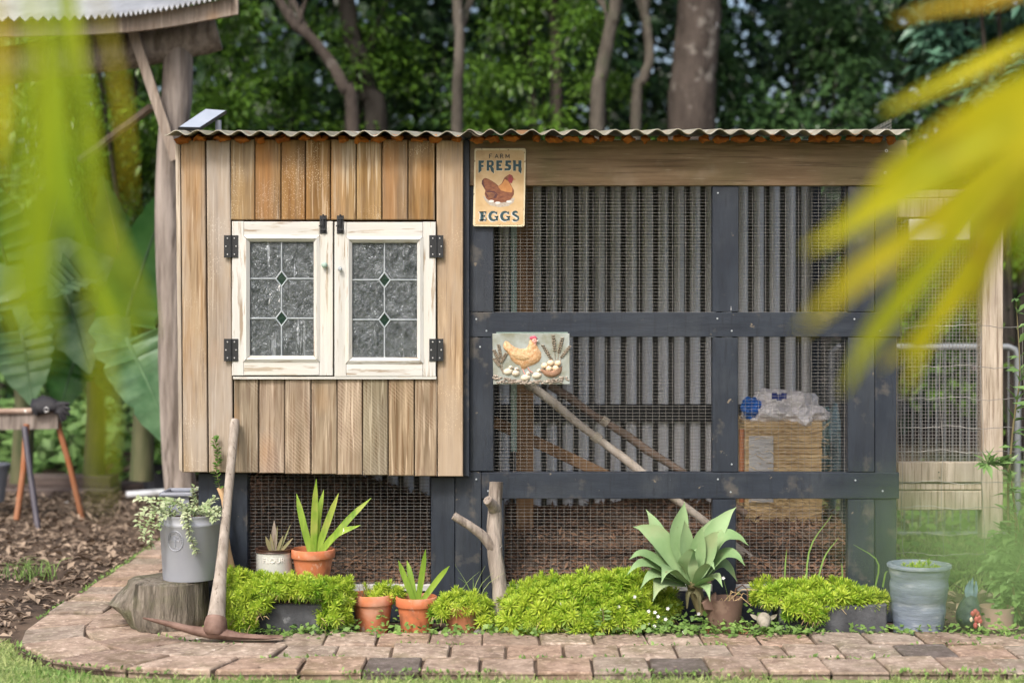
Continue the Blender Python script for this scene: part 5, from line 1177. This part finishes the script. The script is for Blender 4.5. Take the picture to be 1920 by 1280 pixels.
# ------------------------------------------------------------------ saw trestle with glove
ty = 2.9
ts = thing('trestle','trestle with a long weathered rail on orange and rusty tube legs','trestle',P(60,1000,ty))
MB().beam(P(-260,792,ty+.05), P(112,786,ty+.05), .09, .1).build('rail','log',ts)
MB().tube(PT((-260,775,ty),(60,770,ty)), .016, 8).build('bar','rusty_tube',ts)
MB().tube(PT((50,795,ty-.05),(44,880,ty-.1),(31,974,ty-.15)), .017, 10).build('leg','orange_tube',ts,smooth=True)
MB().tube(PT((46,800,ty-.1),(57,890,ty-.2),(72,998,ty-.32)), .0165, 10).build('leg','dark_tube',ts,smooth=True)
MB().tube(PT((107,790,ty+.05),(130,870,ty+.05),(155,976,ty+.1)), .0165, 10).build('leg','orange_tube',ts,smooth=True)
gv = thing('work_glove','crumpled black work glove lying on the end of the trestle rail','glove',P(90,768,ty))
bm_ = MB(); s = (CAMD+ty)/FPX
bm_.tube(crom(PT((62,766,ty),(75,760,ty),(92,758,ty),(108,762,ty)),10), lerpl([.05,.06,.05,.035],10), 12, sq=.6, wob=.35)
bm_.build('palm','glove',gv,smooth=True)
for fx,fy in ((130,757),(132,768),(130,778),(124,786),(118,790)): MB().tube(PT((104,763+(fy-768)*.35,ty),((104+fx)/2+2,(763+fy)/2-3,ty-.03),(fx,fy,ty-.02)), [.016,.014,.01], 8).build('finger','glove',gv,smooth=True)
MB().tube([P(87,768,ty-.055)+Vector((.012*math.cos(k),0,.012*math.sin(k))) for k in [j*.6 for j in range(11)]], .003, 5).build('logo_ring','screw',gv)
# sleepers, pots and pipe by the far bed
for (x0,y0,x1,y1,ya,lab) in ((-500,893,208,918,4.3,'upper of the two dark timber sleepers edging the far left bed'),(-520,917,215,941,4.22,'lower of the two dark timber sleepers edging the far left bed')):
    a, b = P(x0,y0,ya), P(x1,y1,ya); tag(MB().plank([(a.x,a.z),(b.x,a.z),(b.x,max(b.z,-.02)),(a.x,max(b.z,-.02))], ya, ya+.2, .01).build('timber_sleeper','sleeper',None,origin=(b.x,ya,0)), lab, 'sleeper', 'sleepers of the left bed')
a, b = P(205,905,4.5), P(560,932,4.5); tag(MB().plank([(a.x,a.z),(b.x,a.z),(b.x,0),(a.x,0)], 4.5, 4.65, .01).build('timber_sleeper','sleeper',None,origin=(a.x,4.5,0)), 'low dark sleeper behind the black nursery pot', 'sleeper', 'sleepers of the left bed')
tag(MB().tube(PT((238,927,3.9),(330,921,3.9),(420,918,3.9)), .022, 10).build('metal_pipe','galv_and_lit_crest',None,smooth=True), 'pale metal pipe lying on the ground behind the bucket', 'pipe')
npt = thing('nursery_pot','black plastic nursery pot with a leafy seedling by the log post','pot',P(296,918,4.0)); c = P(296,918,4.0); s = 10/3000; zb_ = max(0,P(0,918,4.).z); ztp = P(0,868,4.).z
MB().lathe((c.x,4.,zb_), [(26*s,0),(29*s,(ztp-zb_)*.85),(31*s,(ztp-zb_)*.87),(31*s,ztp-zb_),(28*s,ztp-zb_),(27*s,ztp-zb_-.03),(0,ztp-zb_-.03)], 28).build('shell','black_plastic',npt,smooth=True)
lp = np.array([c.x,4.,ztp])+rng.normal(size=(160,3))*np.array([.09,.09,.06])+np.array([0,0,.05]); ld = unit(160)+np.array([0,-.3,.1]); leafy(npt, lp, ld, rng.uniform(.04,.08,160), rng.uniform(.03,.06,160), 'vine_leaf')
gbn = thing('grey_tub','grey plastic tub cut by the left edge of the picture','tub',P(-20,950,3.2)); c = P(-26,940,3.2)
MB().lathe((c.x,3.2,max(0,c.z)), [(.1,0),(.125,.2),(.135,.2),(.135,.215),(.115,.215),(.1,.05),(0,.05)], 28).build('shell','grey_plastic',gbn,smooth=True)

# ------------------------------------------------------------------ banana plants
def banana(label, base, leaves, m='banana'):
    t = thing('banana_plant', label, 'banana plant', base)
    MB().tube([Vector(base), Vector(base)+Vector((.02,0,.45)), Vector(base)+Vector((0,0,.9))], [.07,.06,.045], 14).build('stem','banana_stem',t,smooth=True)
    for i,(tip,ctrl,wd,mm_,nrm) in enumerate(leaves):
        B = Vector(base)+Vector((0,0,.8)); T = P(*tip); C = P(*ctrl)
        l = MB().strip([B,B.lerp(C,.6),C,C.lerp(T,.5)+Vector((0,0,.03)),T], [.03,.04,wd*.55,wd,wd,wd*.9,wd*.6,.02], nrm=nrm, n=44, fold=.14, ripple=.12, jag=.22).build('leaf', mm_, t, smooth=True)
        MB().tube(crom([B,B.lerp(C,.6),C,C.lerp(T,.5)+Vector((0,0,.03)),T],14), lerpl([.02,.012,.004],14), 6).build('midrib','banana_pale',l,smooth=True)
banana('banana plant with a tall glossy leaf beside the log post', P(265,900,3.3), [((330,330,3.2),(235,600,3.2),.34,'banana',(.3,-1,.2)),((190,330,3.6),(240,560,3.6),.3,'banana',(0,-1,.3)),((330,850,2.9),(240,640,3.0),.42,'banana_pale',(.2,-1,.6)),((90,560,3.2),(170,520,3.4),.4,'banana_pale',(0,-.8,1))])
banana('banana plant with broad pale leaves at the left edge behind the trestle', P(40,905,3.9), [((-60,330,3.7),(10,480,3.8),.45,'banana',(0,-1,.4)),((120,330,4.0),(70,520,3.9),.4,'banana',(.2,-1,.3)),((170,700,3.5),(110,520,3.6),.5,'banana_pale',(0,-1,.5)),((-90,640,3.6),(-20,560,3.7),.5,'banana_pale',(0,-1,.6)),((60,760,3.4),(40,620,3.5),.4,'banana_pale',(0,-1,.5))])
banana('banana plant with ragged leaves between the trestle and the log post', P(175,905,4.4), [((150,400,4.2),(170,560,4.3),.4,'banana',(0,-1,.2)),((230,760,4.1),(200,620,4.2),.45,'banana_pale',(0,-1,.5)),((110,780,4.0),(150,650,4.1),.4,'banana',(0,-1,.4)),((300,600,4.4),(240,600,4.3),.35,'banana',(.2,-1,.3))])
# ------------------------------------------------------------------ trees and bushes behind
def crown(n, c, r, L, ncl=70, m='jungle_a', flat=1.0, shell=.6):
    c = np.array(c); r = np.array(r)
    d = unit(ncl); cl = c+d*r*(rng.random((ncl,1))**(.33)*(1-shell)+shell*rng.uniform(.75,1,(ncl,1)))
    k = rng.integers(0,ncl,n); off = rng.normal(size=(n,3))*np.array([.22,.22,.13])*r.mean()*.55
    pos = cl[k]+off; dirs = off/np.linalg.norm(off,axis=1,keepdims=True)+unit(n)*.5+np.array([0,-.25,-.35])
    up = np.array([0,-.35,1.])[None]+unit(n)*.45
    l = rng.uniform(L*.65,L*1.3,n)
    return scatter(LEAF_V, LEAF_F, pos, frames(dirs,up), np.stack([l*.42,l,l*.5],1)), cl
def tree(label, trunk, radii, bark, cc, cr, n, L, m, ncl=70, group='trees of the wood behind the coop', nl=9, base_z=0):
    t = thing('forest_tree', label, 'tree', (trunk[0].x,trunk[0].y,0), group)
    pts = crom([Vector((trunk[0].x,trunk[0].y,0))]+trunk[(1 if trunk[0].z < .3 else 0):], 24)
    MB().tube(pts, lerpl(radii,24), 16, wob=.16, seed=random.random()*9).build('trunk', bark, t, smooth=True)
    if n:
        (V,F), cl = crown(n, cc, cr, L, ncl, m); np_mesh('crown', V, F, m, t, wloc(t))
        lm = MB()
        for c in cl[:nl]:
            a = pts[random.randint(13,22)]; c = Vector(c); lm.tube([a, a.lerp(c,.5)+Vector((0,0,.12)), c], [.014,.01,.005], 6)
        lm.build('limbs', bark, t, smooth=True)
    return t
def bush(label, c, r, n, L, m, ncl=60, shell=.55):
    t = thing('leafy_bush', label, 'bush', (c[0],c[1],0), 'bushes of the wood behind the coop')
    (V,F), cl = crown(n, c, r, L, ncl, m, shell=shell); V[:,2] = np.maximum(V[:,2], .02); np_mesh('foliage', V, F, m, t, wloc(t))
    st = MB()
    for k in cl[:8]: st.tube([Vector((c[0],c[1],0)), Vector((c[0]*.5+k[0]*.5,c[1]*.5+k[1]*.5,k[2]*.55)), Vector(k)], [.035,.025,.01], 6)
    st.build('stems','bark_dark',t,smooth=True)
tree('tree with thick grey-brown trunk behind the right half of the coop', PT((1290,1000,6.2),(1297,240,6.2),(1303,120,6.2),(1312,0,6.2),(1320,-300,6.2)), [.2,.185,.17,.165,.16,.13], 'bark', (1.6,6.6,5.4), (1.7,1.3,1.0), 7000, .1, 'jungle_b')
tree('tree with slim straight pale trunk above the middle of the coop roof', PT((856,1000,5.6),(857,240,5.6),(861,120,5.6),(862,60,5.6),(858,0,5.6),(855,-400,5.6)), [.05,.042,.038,.036,.035,.033], 'bark_pale', (-.4,6.8,5.2), (1.3,.9,.9), 6000, .09, 'jungle_a')
tree('tree with slim leaning lichen-pale trunk left of the thick trunk', PT((1112,1000,5.8),(1120,230,5.8),(1128,140,5.8),(1145,50,5.8),(1155,0,5.8),(1200,-350,5.8)), [.06,.056,.05,.046,.045,.03], 'bark_pale', (.9,6.3,5.2), (1.3,1.1,.9), 5000, .09, 'jungle_b')
tree('tree with thin crooked trunk right beside the thick trunk', PT((1190,1000,6.0),(1192,230,6.0),(1206,150,6.0),(1218,110,6.0),(1212,40,6.0),(1208,0,6.0),(1205,-300,6.0)), [.04,.04,.036,.036,.034,.03], 'bark_pale', (1.0,6.9,5.5), (1.2,1,.8), 4000, .09, 'jungle_b')
tree('tree with curved bare trunk arching up to the left behind the boards', PT((668,1000,5.9),(662,240,5.9),(645,165,5.9),(618,115,5.9),(582,70,5.9),(540,30,5.9),(450,-150,5.9)), [.06,.05,.044,.04,.034,.024], 'bark', (-2.1,6.5,4.7), (1.3,.8,1.0), 9000, .075, 'jungle_a')
tree('tree with dark shaded trunk beside the curved one', PT((715,1000,6.6),(706,240,6.6),(690,180,6.6),(672,110,6.6),(655,40,6.6),(620,-250,6.6)), [.1,.09,.08,.075,.07,.05], 'bark_dark', (-1.3,7.2,5.2), (1.5,1.2,1.0), 6000, .1, 'jungle_a')
tree('tree with two thin hanging stems above the sign', PT((1040,1000,6.4),(1045,400,6.4),(1042,100,6.4),(1038,0,6.4),(1030,-300,6.4)), [.06,.055,.04,.035,.03], 'bark', (.35,7.0,5.0), (1.2,.9,.9), 6000, .08, 'jungle_a')
tree('tree with grey trunk deep in the shade at the upper right', PT((1790,1000,8.2),(1785,300,8.2),(1778,100,8.2),(1775,-300,8.2)), [.12,.11,.09,.07], 'bark_dark', (3.6,8.4,4.6), (1.8,1.3,1.5), 7000, .11, 'jungle_b')
bush('bright green leafy bush directly behind the shed post', (-2.6,5.5,2.9), (.85,.6,1.1), 13000, .07, 'jungle_a', 60)
bush('leafy bush above the left window boards', (-1.7,7.0,3.0), (1.0,.6,1.0), 12000, .062, 'jungle_a', 60)
bush('leafy bush behind the tin sign in the middle', (.32,6.3,2.8), (.7,.5,1.1), 11000, .058, 'jungle_a', 55)
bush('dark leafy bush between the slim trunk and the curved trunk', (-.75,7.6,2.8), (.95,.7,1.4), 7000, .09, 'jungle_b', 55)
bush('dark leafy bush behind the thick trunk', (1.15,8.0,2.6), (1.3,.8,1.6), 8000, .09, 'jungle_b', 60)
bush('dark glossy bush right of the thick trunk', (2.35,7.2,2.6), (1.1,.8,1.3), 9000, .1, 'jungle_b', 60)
bush('blue-green broad-leaved bush at the upper right corner', (3.65,5.6,3.3), (.7,.5,.8), 3500, .13, 'blue_leaf', 40)
bush('dark bush behind the timber gate at the right edge', (3.9,6.2,1.4), (1.0,.7,1.3), 9000, .08, 'jungle_a', 60)
bush('dark bush filling the left edge behind the bananas', (-3.9,6.2,1.7), (1.3,.8,1.8), 11000, .1, 'shrub_leaf', 70)
bush('mid green bush behind the left boards and log post', (-2.5,7.4,1.6), (1.3,.8,1.6), 8000, .1, 'jungle_b', 60)
# the far wood, one mass
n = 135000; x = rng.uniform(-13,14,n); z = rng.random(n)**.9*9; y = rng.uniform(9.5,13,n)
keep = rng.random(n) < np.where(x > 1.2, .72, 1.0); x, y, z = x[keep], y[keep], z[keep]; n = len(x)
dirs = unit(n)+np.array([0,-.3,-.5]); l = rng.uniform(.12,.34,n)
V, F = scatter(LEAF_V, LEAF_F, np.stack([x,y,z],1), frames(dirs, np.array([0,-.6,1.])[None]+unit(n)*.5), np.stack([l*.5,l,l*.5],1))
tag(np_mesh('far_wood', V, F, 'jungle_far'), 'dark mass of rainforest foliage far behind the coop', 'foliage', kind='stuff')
# broad ground cover behind the sleepers, weeds, litter
def groundcover(name, label, xs, ys, zs, L, m, kind='stuff', upz=1.0):
    n = len(xs); d = unit(n); d[:,2] = np.abs(d[:,2])*.5; d[:,1] -= .3
    V, F = scatter(LEAF_V, LEAF_F, np.stack([xs,ys,zs],1), frames(d, np.array([0,-.5,upz])[None]+unit(n)*.35), np.stack([L*.75,L,L*.5],1))
    tag(np_mesh(name, V, F, m), label, 'plants', kind=kind)
n = 1500; groundcover('ground_cover','broad green leaves growing behind the timber sleepers', rng.uniform(-4.5,-1.2,n), rng.uniform(4.6,5.8,n), rng.random(n)**1.3*.5+.05, rng.uniform(.07,.16,n), 'shrub_leaf')
n = 2600; xs = rng.uniform(1.55,4.6,n); ys = rng.uniform(.7,5.2,n); groundcover('weedy_patch','low green weeds covering the ground right of the coop', xs, ys, rng.random(n)**2*.12, rng.uniform(.03,.08,n), 'weed')
# strip of clover and weeds along the back of the path
xs = np.concatenate([rng.uniform(-1.1,-.55,500), rng.uniform(-.5,.1,220), rng.uniform(.0,1.1,1100), rng.uniform(1.2,2.4,500)]); n = len(xs)
ys = -.3+rng.normal(size=n)*.045; zs = .015+rng.random(n)*.035+np.maximum(0,(ys+.3))*.6
keep = ~((xs > 1.0) & (xs < 1.42) & (ys > -.29)); xs, ys, zs = xs[keep], ys[keep], zs[keep]; n = len(xs)
groundcover('clover_strip','small clover and weeds fringing the brick path', xs, ys, zs, rng.uniform(.012,.03,n), 'weed')
wp = MB(); fl = []
for px,py,y in ((1190,1118,-.3),(1160,1137,-.33),(1128,1142,-.34),(1216,1145,-.31),(1228,1147,-.31),(1234,1155,-.32),(1252,1140,-.3),(1248,1160,-.32),(1215,1168,-.32),(1227,1173,-.32),(1310,1150,-.3),(1282,1184,-.33),(1280,1197,-.33),(1310,1150,-.3),(1405,1194,-.34),(1485,1193,-.33),(1498,1205,-.33),(1053,1131,-.33),(1356,1083,-.28)):
    T = P(px,py,y); b = Vector((T.x+random.uniform(-.03,.03), y+.03, .02)); wp.tube([b, b.lerp(T,.6)+Vector((.01,0,.01)), T], .0009, 4)
    for k in range(5):
        a = k*1.2566; fl.append((T, Vector((math.cos(a),-.35,math.sin(a)))))
tag(wp.build('flower_stems','weed',None), 'thin green stems of the small white flowers by the path', 'stems', kind='stuff')
pos = np.array([p for p,_ in fl]); dr = np.array([d for _,d in fl]); V, F = scatter(LEAF_V, LEAF_F, pos, frames(dr, np.array([[0,-1.,.3]]).repeat(len(pos),0)), np.full(len(pos), .0075)*np.ones(len(pos)))
tag(np_mesh('white_flowers', V, F, 'petal'), 'tiny white flowers scattered among the clover by the path', 'flowers', kind='stuff')
fd = thing('daisy_weed','upright weed with leafy stem in front of the large sedum','plant',P(1131,1200,-.36))
MB().tube(PT((1131,1200,-.36),(1132,1165,-.36),(1130,1140,-.36)), .002, 5).build('stem','stem',fd)
lp = [P(1131,1160+random.uniform(-15,12),-.36) for _ in range(12)]; ld = [Vector((random.choice((-1,1)),random.uniform(-.6,.3),random.uniform(-.1,.5))) for _ in lp]
leafy(fd, lp, ld, rng.uniform(.022,.04,12), rng.uniform(.01,.016,12), 'weed')
# leaf litter left and right
def litter(name, label, n, xr, yr, Lr, cond=None):
    x = rng.uniform(*xr,n); y = yr[0]+(yr[1]-yr[0])*rng.random(n)
    if cond is not None: k = cond(x,y); x, y = x[k], y[k]
    n = len(x); d = unit(n); d[:,2] *= .25; l = rng.uniform(*Lr,n)
    V, F = scatter(LEAF_V*np.array([1,1,1.6]), LEAF_F, np.stack([x,y,.006+rng.random(n)*.02],1), frames(d, np.array([0,0,1.])[None]+unit(n)*.45), np.stack([l*rng.uniform(.25,.5,n),l,l*.6],1))
    tag(np_mesh(name, V, F, 'litter'), label, 'leaf litter', kind='stuff')
litter('leaf_litter','dry brown leaf litter covering the soil left of the coop', 13000, (-5,-1.2), (-.6,4.3), (.02,.068), lambda x,y: ((x < -1.78) & ((np.hypot(x+.65,y-.18) > 1.19) | (y > .18))) | (y > 2.6))
litter('leaf_litter','dry leaf litter on the ground right of the coop', 2600, (1.5,4.8), (.1,5.0), (.025,.08))
# lawn in front of the path
def lawn_ok(x, y):
    a = np.arctan2(-(x+.65), -(y-.18)); r = np.hypot(x+.65, y-.18)
    return np.where(x > -.65, y < -.935-.02*np.sin(x*7), (r > 1.125*(1+.15*np.sin(2*a)**2)+.02*np.sin(x*9)) & (y < -.42+.1*np.sin(x*3)))
n = 60000; x = rng.uniform(-3.2,3.4,n); y = rng.uniform(-1.75,-.3,n); k = lawn_ok(x,y); x, y = x[k], y[k]
dens = np.array([mnoise.noise(Vector((a*2.5,b*3,0))) for a,b in zip(x,y)]); k = dens+rng.random(len(x))*.9 > .1; x, y = x[k], y[k]; n = len(x)
d = unit(n)*.6+np.array([0,0,.6]); l = rng.uniform(.012,.034,n)
V, F = scatter(BLADE_V, BLADE_F, np.stack([x,y,np.full(n,.004)],1), frames(d, unit(n)), np.stack([rng.uniform(.003,.006,n),l,l],1))
tag(np_mesh('lawn_grass', V, F, 'grass'), 'short patchy grass in front of the brick path', 'grass', kind='stuff')
pts = [(-4,-3),(4,-3),(4,-.94)]+[tuple(path_pt(3.65+.8*k*math.pi/2/10, .325)[:2]) for k in range(0,8)]+[(-4,-.5)]
tag(MB().add([(a,b,.004) for a,b in pts],[tuple(range(len(pts)))]).build('lawn','lawn_soil'), kind='structure')
jp, jd = [], []
for s in np.arange(.2, Ltot-.3, .006):
    for off in (.31, .103, -.104, -.31):
        if mnoise.noise(Vector((s*2.3, off*9, 2))) > (.12 if abs(off) < .2 else -.15):
            p = path_pt(float(s), off); jp.append((p.x+rng.normal()*.004, p.y+rng.normal()*.004, .02+rng.random()*.008)); jd.append(unit(1)[0]*.8+np.array([0,0,.5]))
n = len(jp); l = rng.uniform(.008,.022,n); V, F = scatter(LEAF_V, LEAF_F, np.array(jp), frames(np.array(jd), np.array([0,-.3,1.])[None]+unit(n)*.5), np.stack([l*.5,l,l*.5],1))
tag(np_mesh('joint_moss', V, F, 'weed'), 'moss and tiny weeds growing in the joints of the brick path', 'moss', kind='stuff')
n = 130; s_ = rng.uniform(.3,Ltot-.4,n); pp = np.array([path_pt(float(a), float(rng.uniform(-.3,.3))) for a in s_]); pp[:,2] = .036
dd = unit(n); dd[:,2] *= .1; l = rng.uniform(.008,.035,n); V, F = scatter(LEAF_V, LEAF_F, pp, frames(dd, np.array([0,0,1.])[None]+unit(n)*.2), np.stack([l*.35,l,l*.4],1))
tag(np_mesh('path_debris', V, F, 'litter'), 'small dry leaf crumbs lying on the brick path', 'debris', kind='stuff')
n = 14000; x = rng.uniform(1.5,4.6,n); y = rng.uniform(.6,5.2,n); k = np.array([mnoise.noise(Vector((a*1.3,b*1.3,7))) for a,b in zip(x,y)]) > -.15; x, y = x[k], y[k]; n = len(x)
d = unit(n)*.6+np.array([0,0,.75]); l = rng.uniform(.04,.1,n); V, F = scatter(BLADE_V, BLADE_F, np.stack([x,y,np.full(n,.002)],1), frames(d, unit(n)), np.stack([rng.uniform(.005,.009,n),l,l],1))
tag(np_mesh('side_grass', V, F, 'grass'), 'bright grass on the ground behind the timber gate', 'grass', kind='stuff')
# weed tufts at far left
mm = MB()
for k in range(60):
    b = P(45+random.uniform(-30,20),1090,0); b = Vector((P(40,1075,.8).x+random.gauss(0,.06), .95+random.gauss(0,.05), .01)); a = random.uniform(0,6.28); l = random.uniform(.04,.11)
    mm.strip([b, b+Vector((math.cos(a)*l*.3,math.sin(a)*l*.3,l*.7)), b+Vector((math.cos(a)*l*.8,math.sin(a)*l*.8,l*.8))], [.004,.004,.001], n=5)
tag(mm.build('grass_tuft','weed',None), 'green grass tuft growing in the leaf litter at far left', 'grass', kind='stuff')
# ------------------------------------------------------------------ leafy shrub at the right edge
rs_ = thing('leafy_shrub','upright light green shrub with thin stems at the right edge','shrub',P(1895,1160,.0))
lp, ld = [], []; mm = MB()
for pts in (((1905,1150,0),(1890,950,0),(1900,800,0),(1912,700,-.02),(1905,560,0)),((1900,1140,-.05),(1905,1000,-.05),(1890,880,-.05),(1850,870,-.05)),((1910,1140,-.1),(1925,950,-.1),(1935,760,-.1),(1950,560,-.1)),((1890,1160,.02),(1880,1080,.02),(1870,1010,.02)),((1915,1160,-.1),(1900,1100,-.12),(1915,1040,-.12),(1905,960,-.12))):
    q = crom(PT(*pts),22); mm.tube(q, lerpl([.006,.004,.0015],22), 6)
    for i in range(2,22):
        for k in range(3): lp.append(q[i]); ld.append(Vector((random.uniform(-1,1),random.uniform(-1,.4),random.uniform(-.1,.8))))
for k in range(14):
    a = k*2.4; lp.append(P(1850,868,-.05)); ld.append(Vector((math.cos(a),-.4+.4*math.sin(a),math.sin(a)*.8)))
n = len(lp); l = rng.uniform(.035,.075,n); leafy(rs_, lp, ld, l, l*.33, 'shrub_leaf'); mm.build('stems','stem',rs_,smooth=True)
rs2 = thing('leafy_shrub','low dense green shrub hiding the pink pot at the lower right','shrub',P(1910,1180,-.15))
(V,F), cl = crown(900, (P(1925,1090,-.05).x,-.02,.2), (.12,.1,.2), .05, 22); V[:,2] = np.maximum(V[:,2],.01); np_mesh('foliage', V, F, 'shrub_leaf', rs2, wloc(rs2))
mm = MB(); [mm.tube([wloc(rs2)+Vector((0,.1,0)), Vector(c)], [.005,.002], 5) for c in cl[:10]]; mm.build('stems','stem',rs2)
# ------------------------------------------------------------------ palm fronds close to the lens
def frond(label, rachis, leaflets, d):
    y = d-CAMD; t = thing('palm_frond', label, 'palm frond', P(*rachis[0],y))
    MB().tube(crom([P(px,py,y+.04) for px,py in rachis],14), .006, 8).build('rachis','stem',t,smooth=True)
    for pts, wd, m, dd, cl in leaflets:
        s = (d+dd)/FPX; w_ = wd*s
        MB().strip([P(px,py,y+dd) for px,py in pts], [w_*.55,w_*.9,w_,w_*.95,w_*.7,w_*.08], nrm=(.25,-1,.15), n=14, fold=.12).build('leaflet', m, t, smooth=True, color=cl)
W1 = (1,1,1)
frond('yellow-green palm frond hanging blurred across the left foreground', [(80,-900),(90,-400),(100,-180),(105,-60)], [
 ([(108,-60),(112,150),(125,330),(165,480),(235,620),(262,690)], 37, 'frond_green', 0, W1),
 ([(50,-60),(72,150),(78,330),(60,520)], 35, 'frond_green', -.1, (1.3,1.15,1)),
 ([(-10,-60),(0,150),(-20,330)], 34, 'frond_yellow', -.2, (1,.9,1)),
 ([(128,-60),(150,120),(178,300),(205,480)], 24, 'frond_green', .25, (1.4,1.2,1)),
 ([(165,-60),(208,90),(232,230),(244,400)], 14, 'frond_yellow', .1, (.95,.85,1)),
 ([(95,200),(88,380),(80,540),(95,690)], 43, 'frond_green', -.2, W1),
 ([(150,420),(185,600),(195,760),(190,960)], 21, 'frond_green', -.25, (1.2,1.1,1)),
 ([(20,130),(30,400),(5,640)], 34, 'frond_green', -.3, (1.1,1.1,1)),
 ([(150,240),(200,420),(262,560),(280,640)], 24, 'frond_green', -.1, (1.2,1.1,1)),
 ([(40,420),(40,560),(60,700)], 26, 'frond_green', -.35, (1,1,1))], 1.35)
frond('bright yellow palm frond sweeping in blurred from the right foreground', [(2900,-200),(2400,50),(2150,150),(2000,215)], [
 ([(2010,30),(1880,100),(1770,155),(1650,212)], 31, 'frond_yellow', .3, W1),
 ([(2010,130),(1860,235),(1720,310),(1620,400),(1510,470)], 66, 'frond_yellow', 0, W1),
 ([(2010,190),(1840,330),(1720,430),(1600,520),(1500,620)], 59, 'frond_yellow', -.15, (1,.93,1)),
 ([(2010,215),(1850,370),(1740,500),(1640,620),(1580,735)], 51, 'frond_yellow', .1, W1),
 ([(2010,240),(1880,390),(1800,520),(1730,640),(1700,735)], 41, 'frond_yellow', .2, W1),
 ([(2010,250),(1900,400),(1840,520),(1820,640)], 33, 'frond_yellow', .25, (1,.92,1)),
 ([(2010,-60),(1880,-5),(1760,15),(1670,42)], 24, 'frond_yellow', .3, (1,.7,1)),
 ([(2010,150),(1900,270),(1800,390),(1750,470)], 50, 'frond_yellow', -.25, W1),
 ([(2010,170),(1830,270),(1690,370),(1560,420)], 50, 'frond_yellow', .15, W1),
 ([(2010,110),(1880,180),(1760,260),(1640,330)], 54, 'frond_yellow', .05, (1,1,1)),
 ([(2010,230),(1870,430),(1790,560),(1650,690)], 44, 'frond_yellow', .22, (1,.95,1)),
 ([(1990,290),(1930,400),(1900,520)], 28, 'frond_green', .1, W1)], 1.4)
nf = thing('palm_leaflet','out-of-focus green leaf tips very close at the lower right','leaf',P(2300,1150,.42-CAMD))
for pts, wd in (([(2300,1120),(1950,1080),(1760,1050),(1600,960)],90),([(2300,1180),(1980,1000),(1800,960),(1690,930)],60)):
    MB().strip([P(px,py,.42-CAMD) for px,py in pts], [wd*.00014*k for k in (.8,1,1,.8,.1)], nrm=(0,-1,.2), n=12).build('leaflet','frond_near',nf,smooth=True)
for o_ in bpy.data.objects:                 # bundles of thin twigs too fine to pick apart
    if o_.name.split('.')[0] in ('stems', 'limbs'): o_['kind'] = 'stuff'
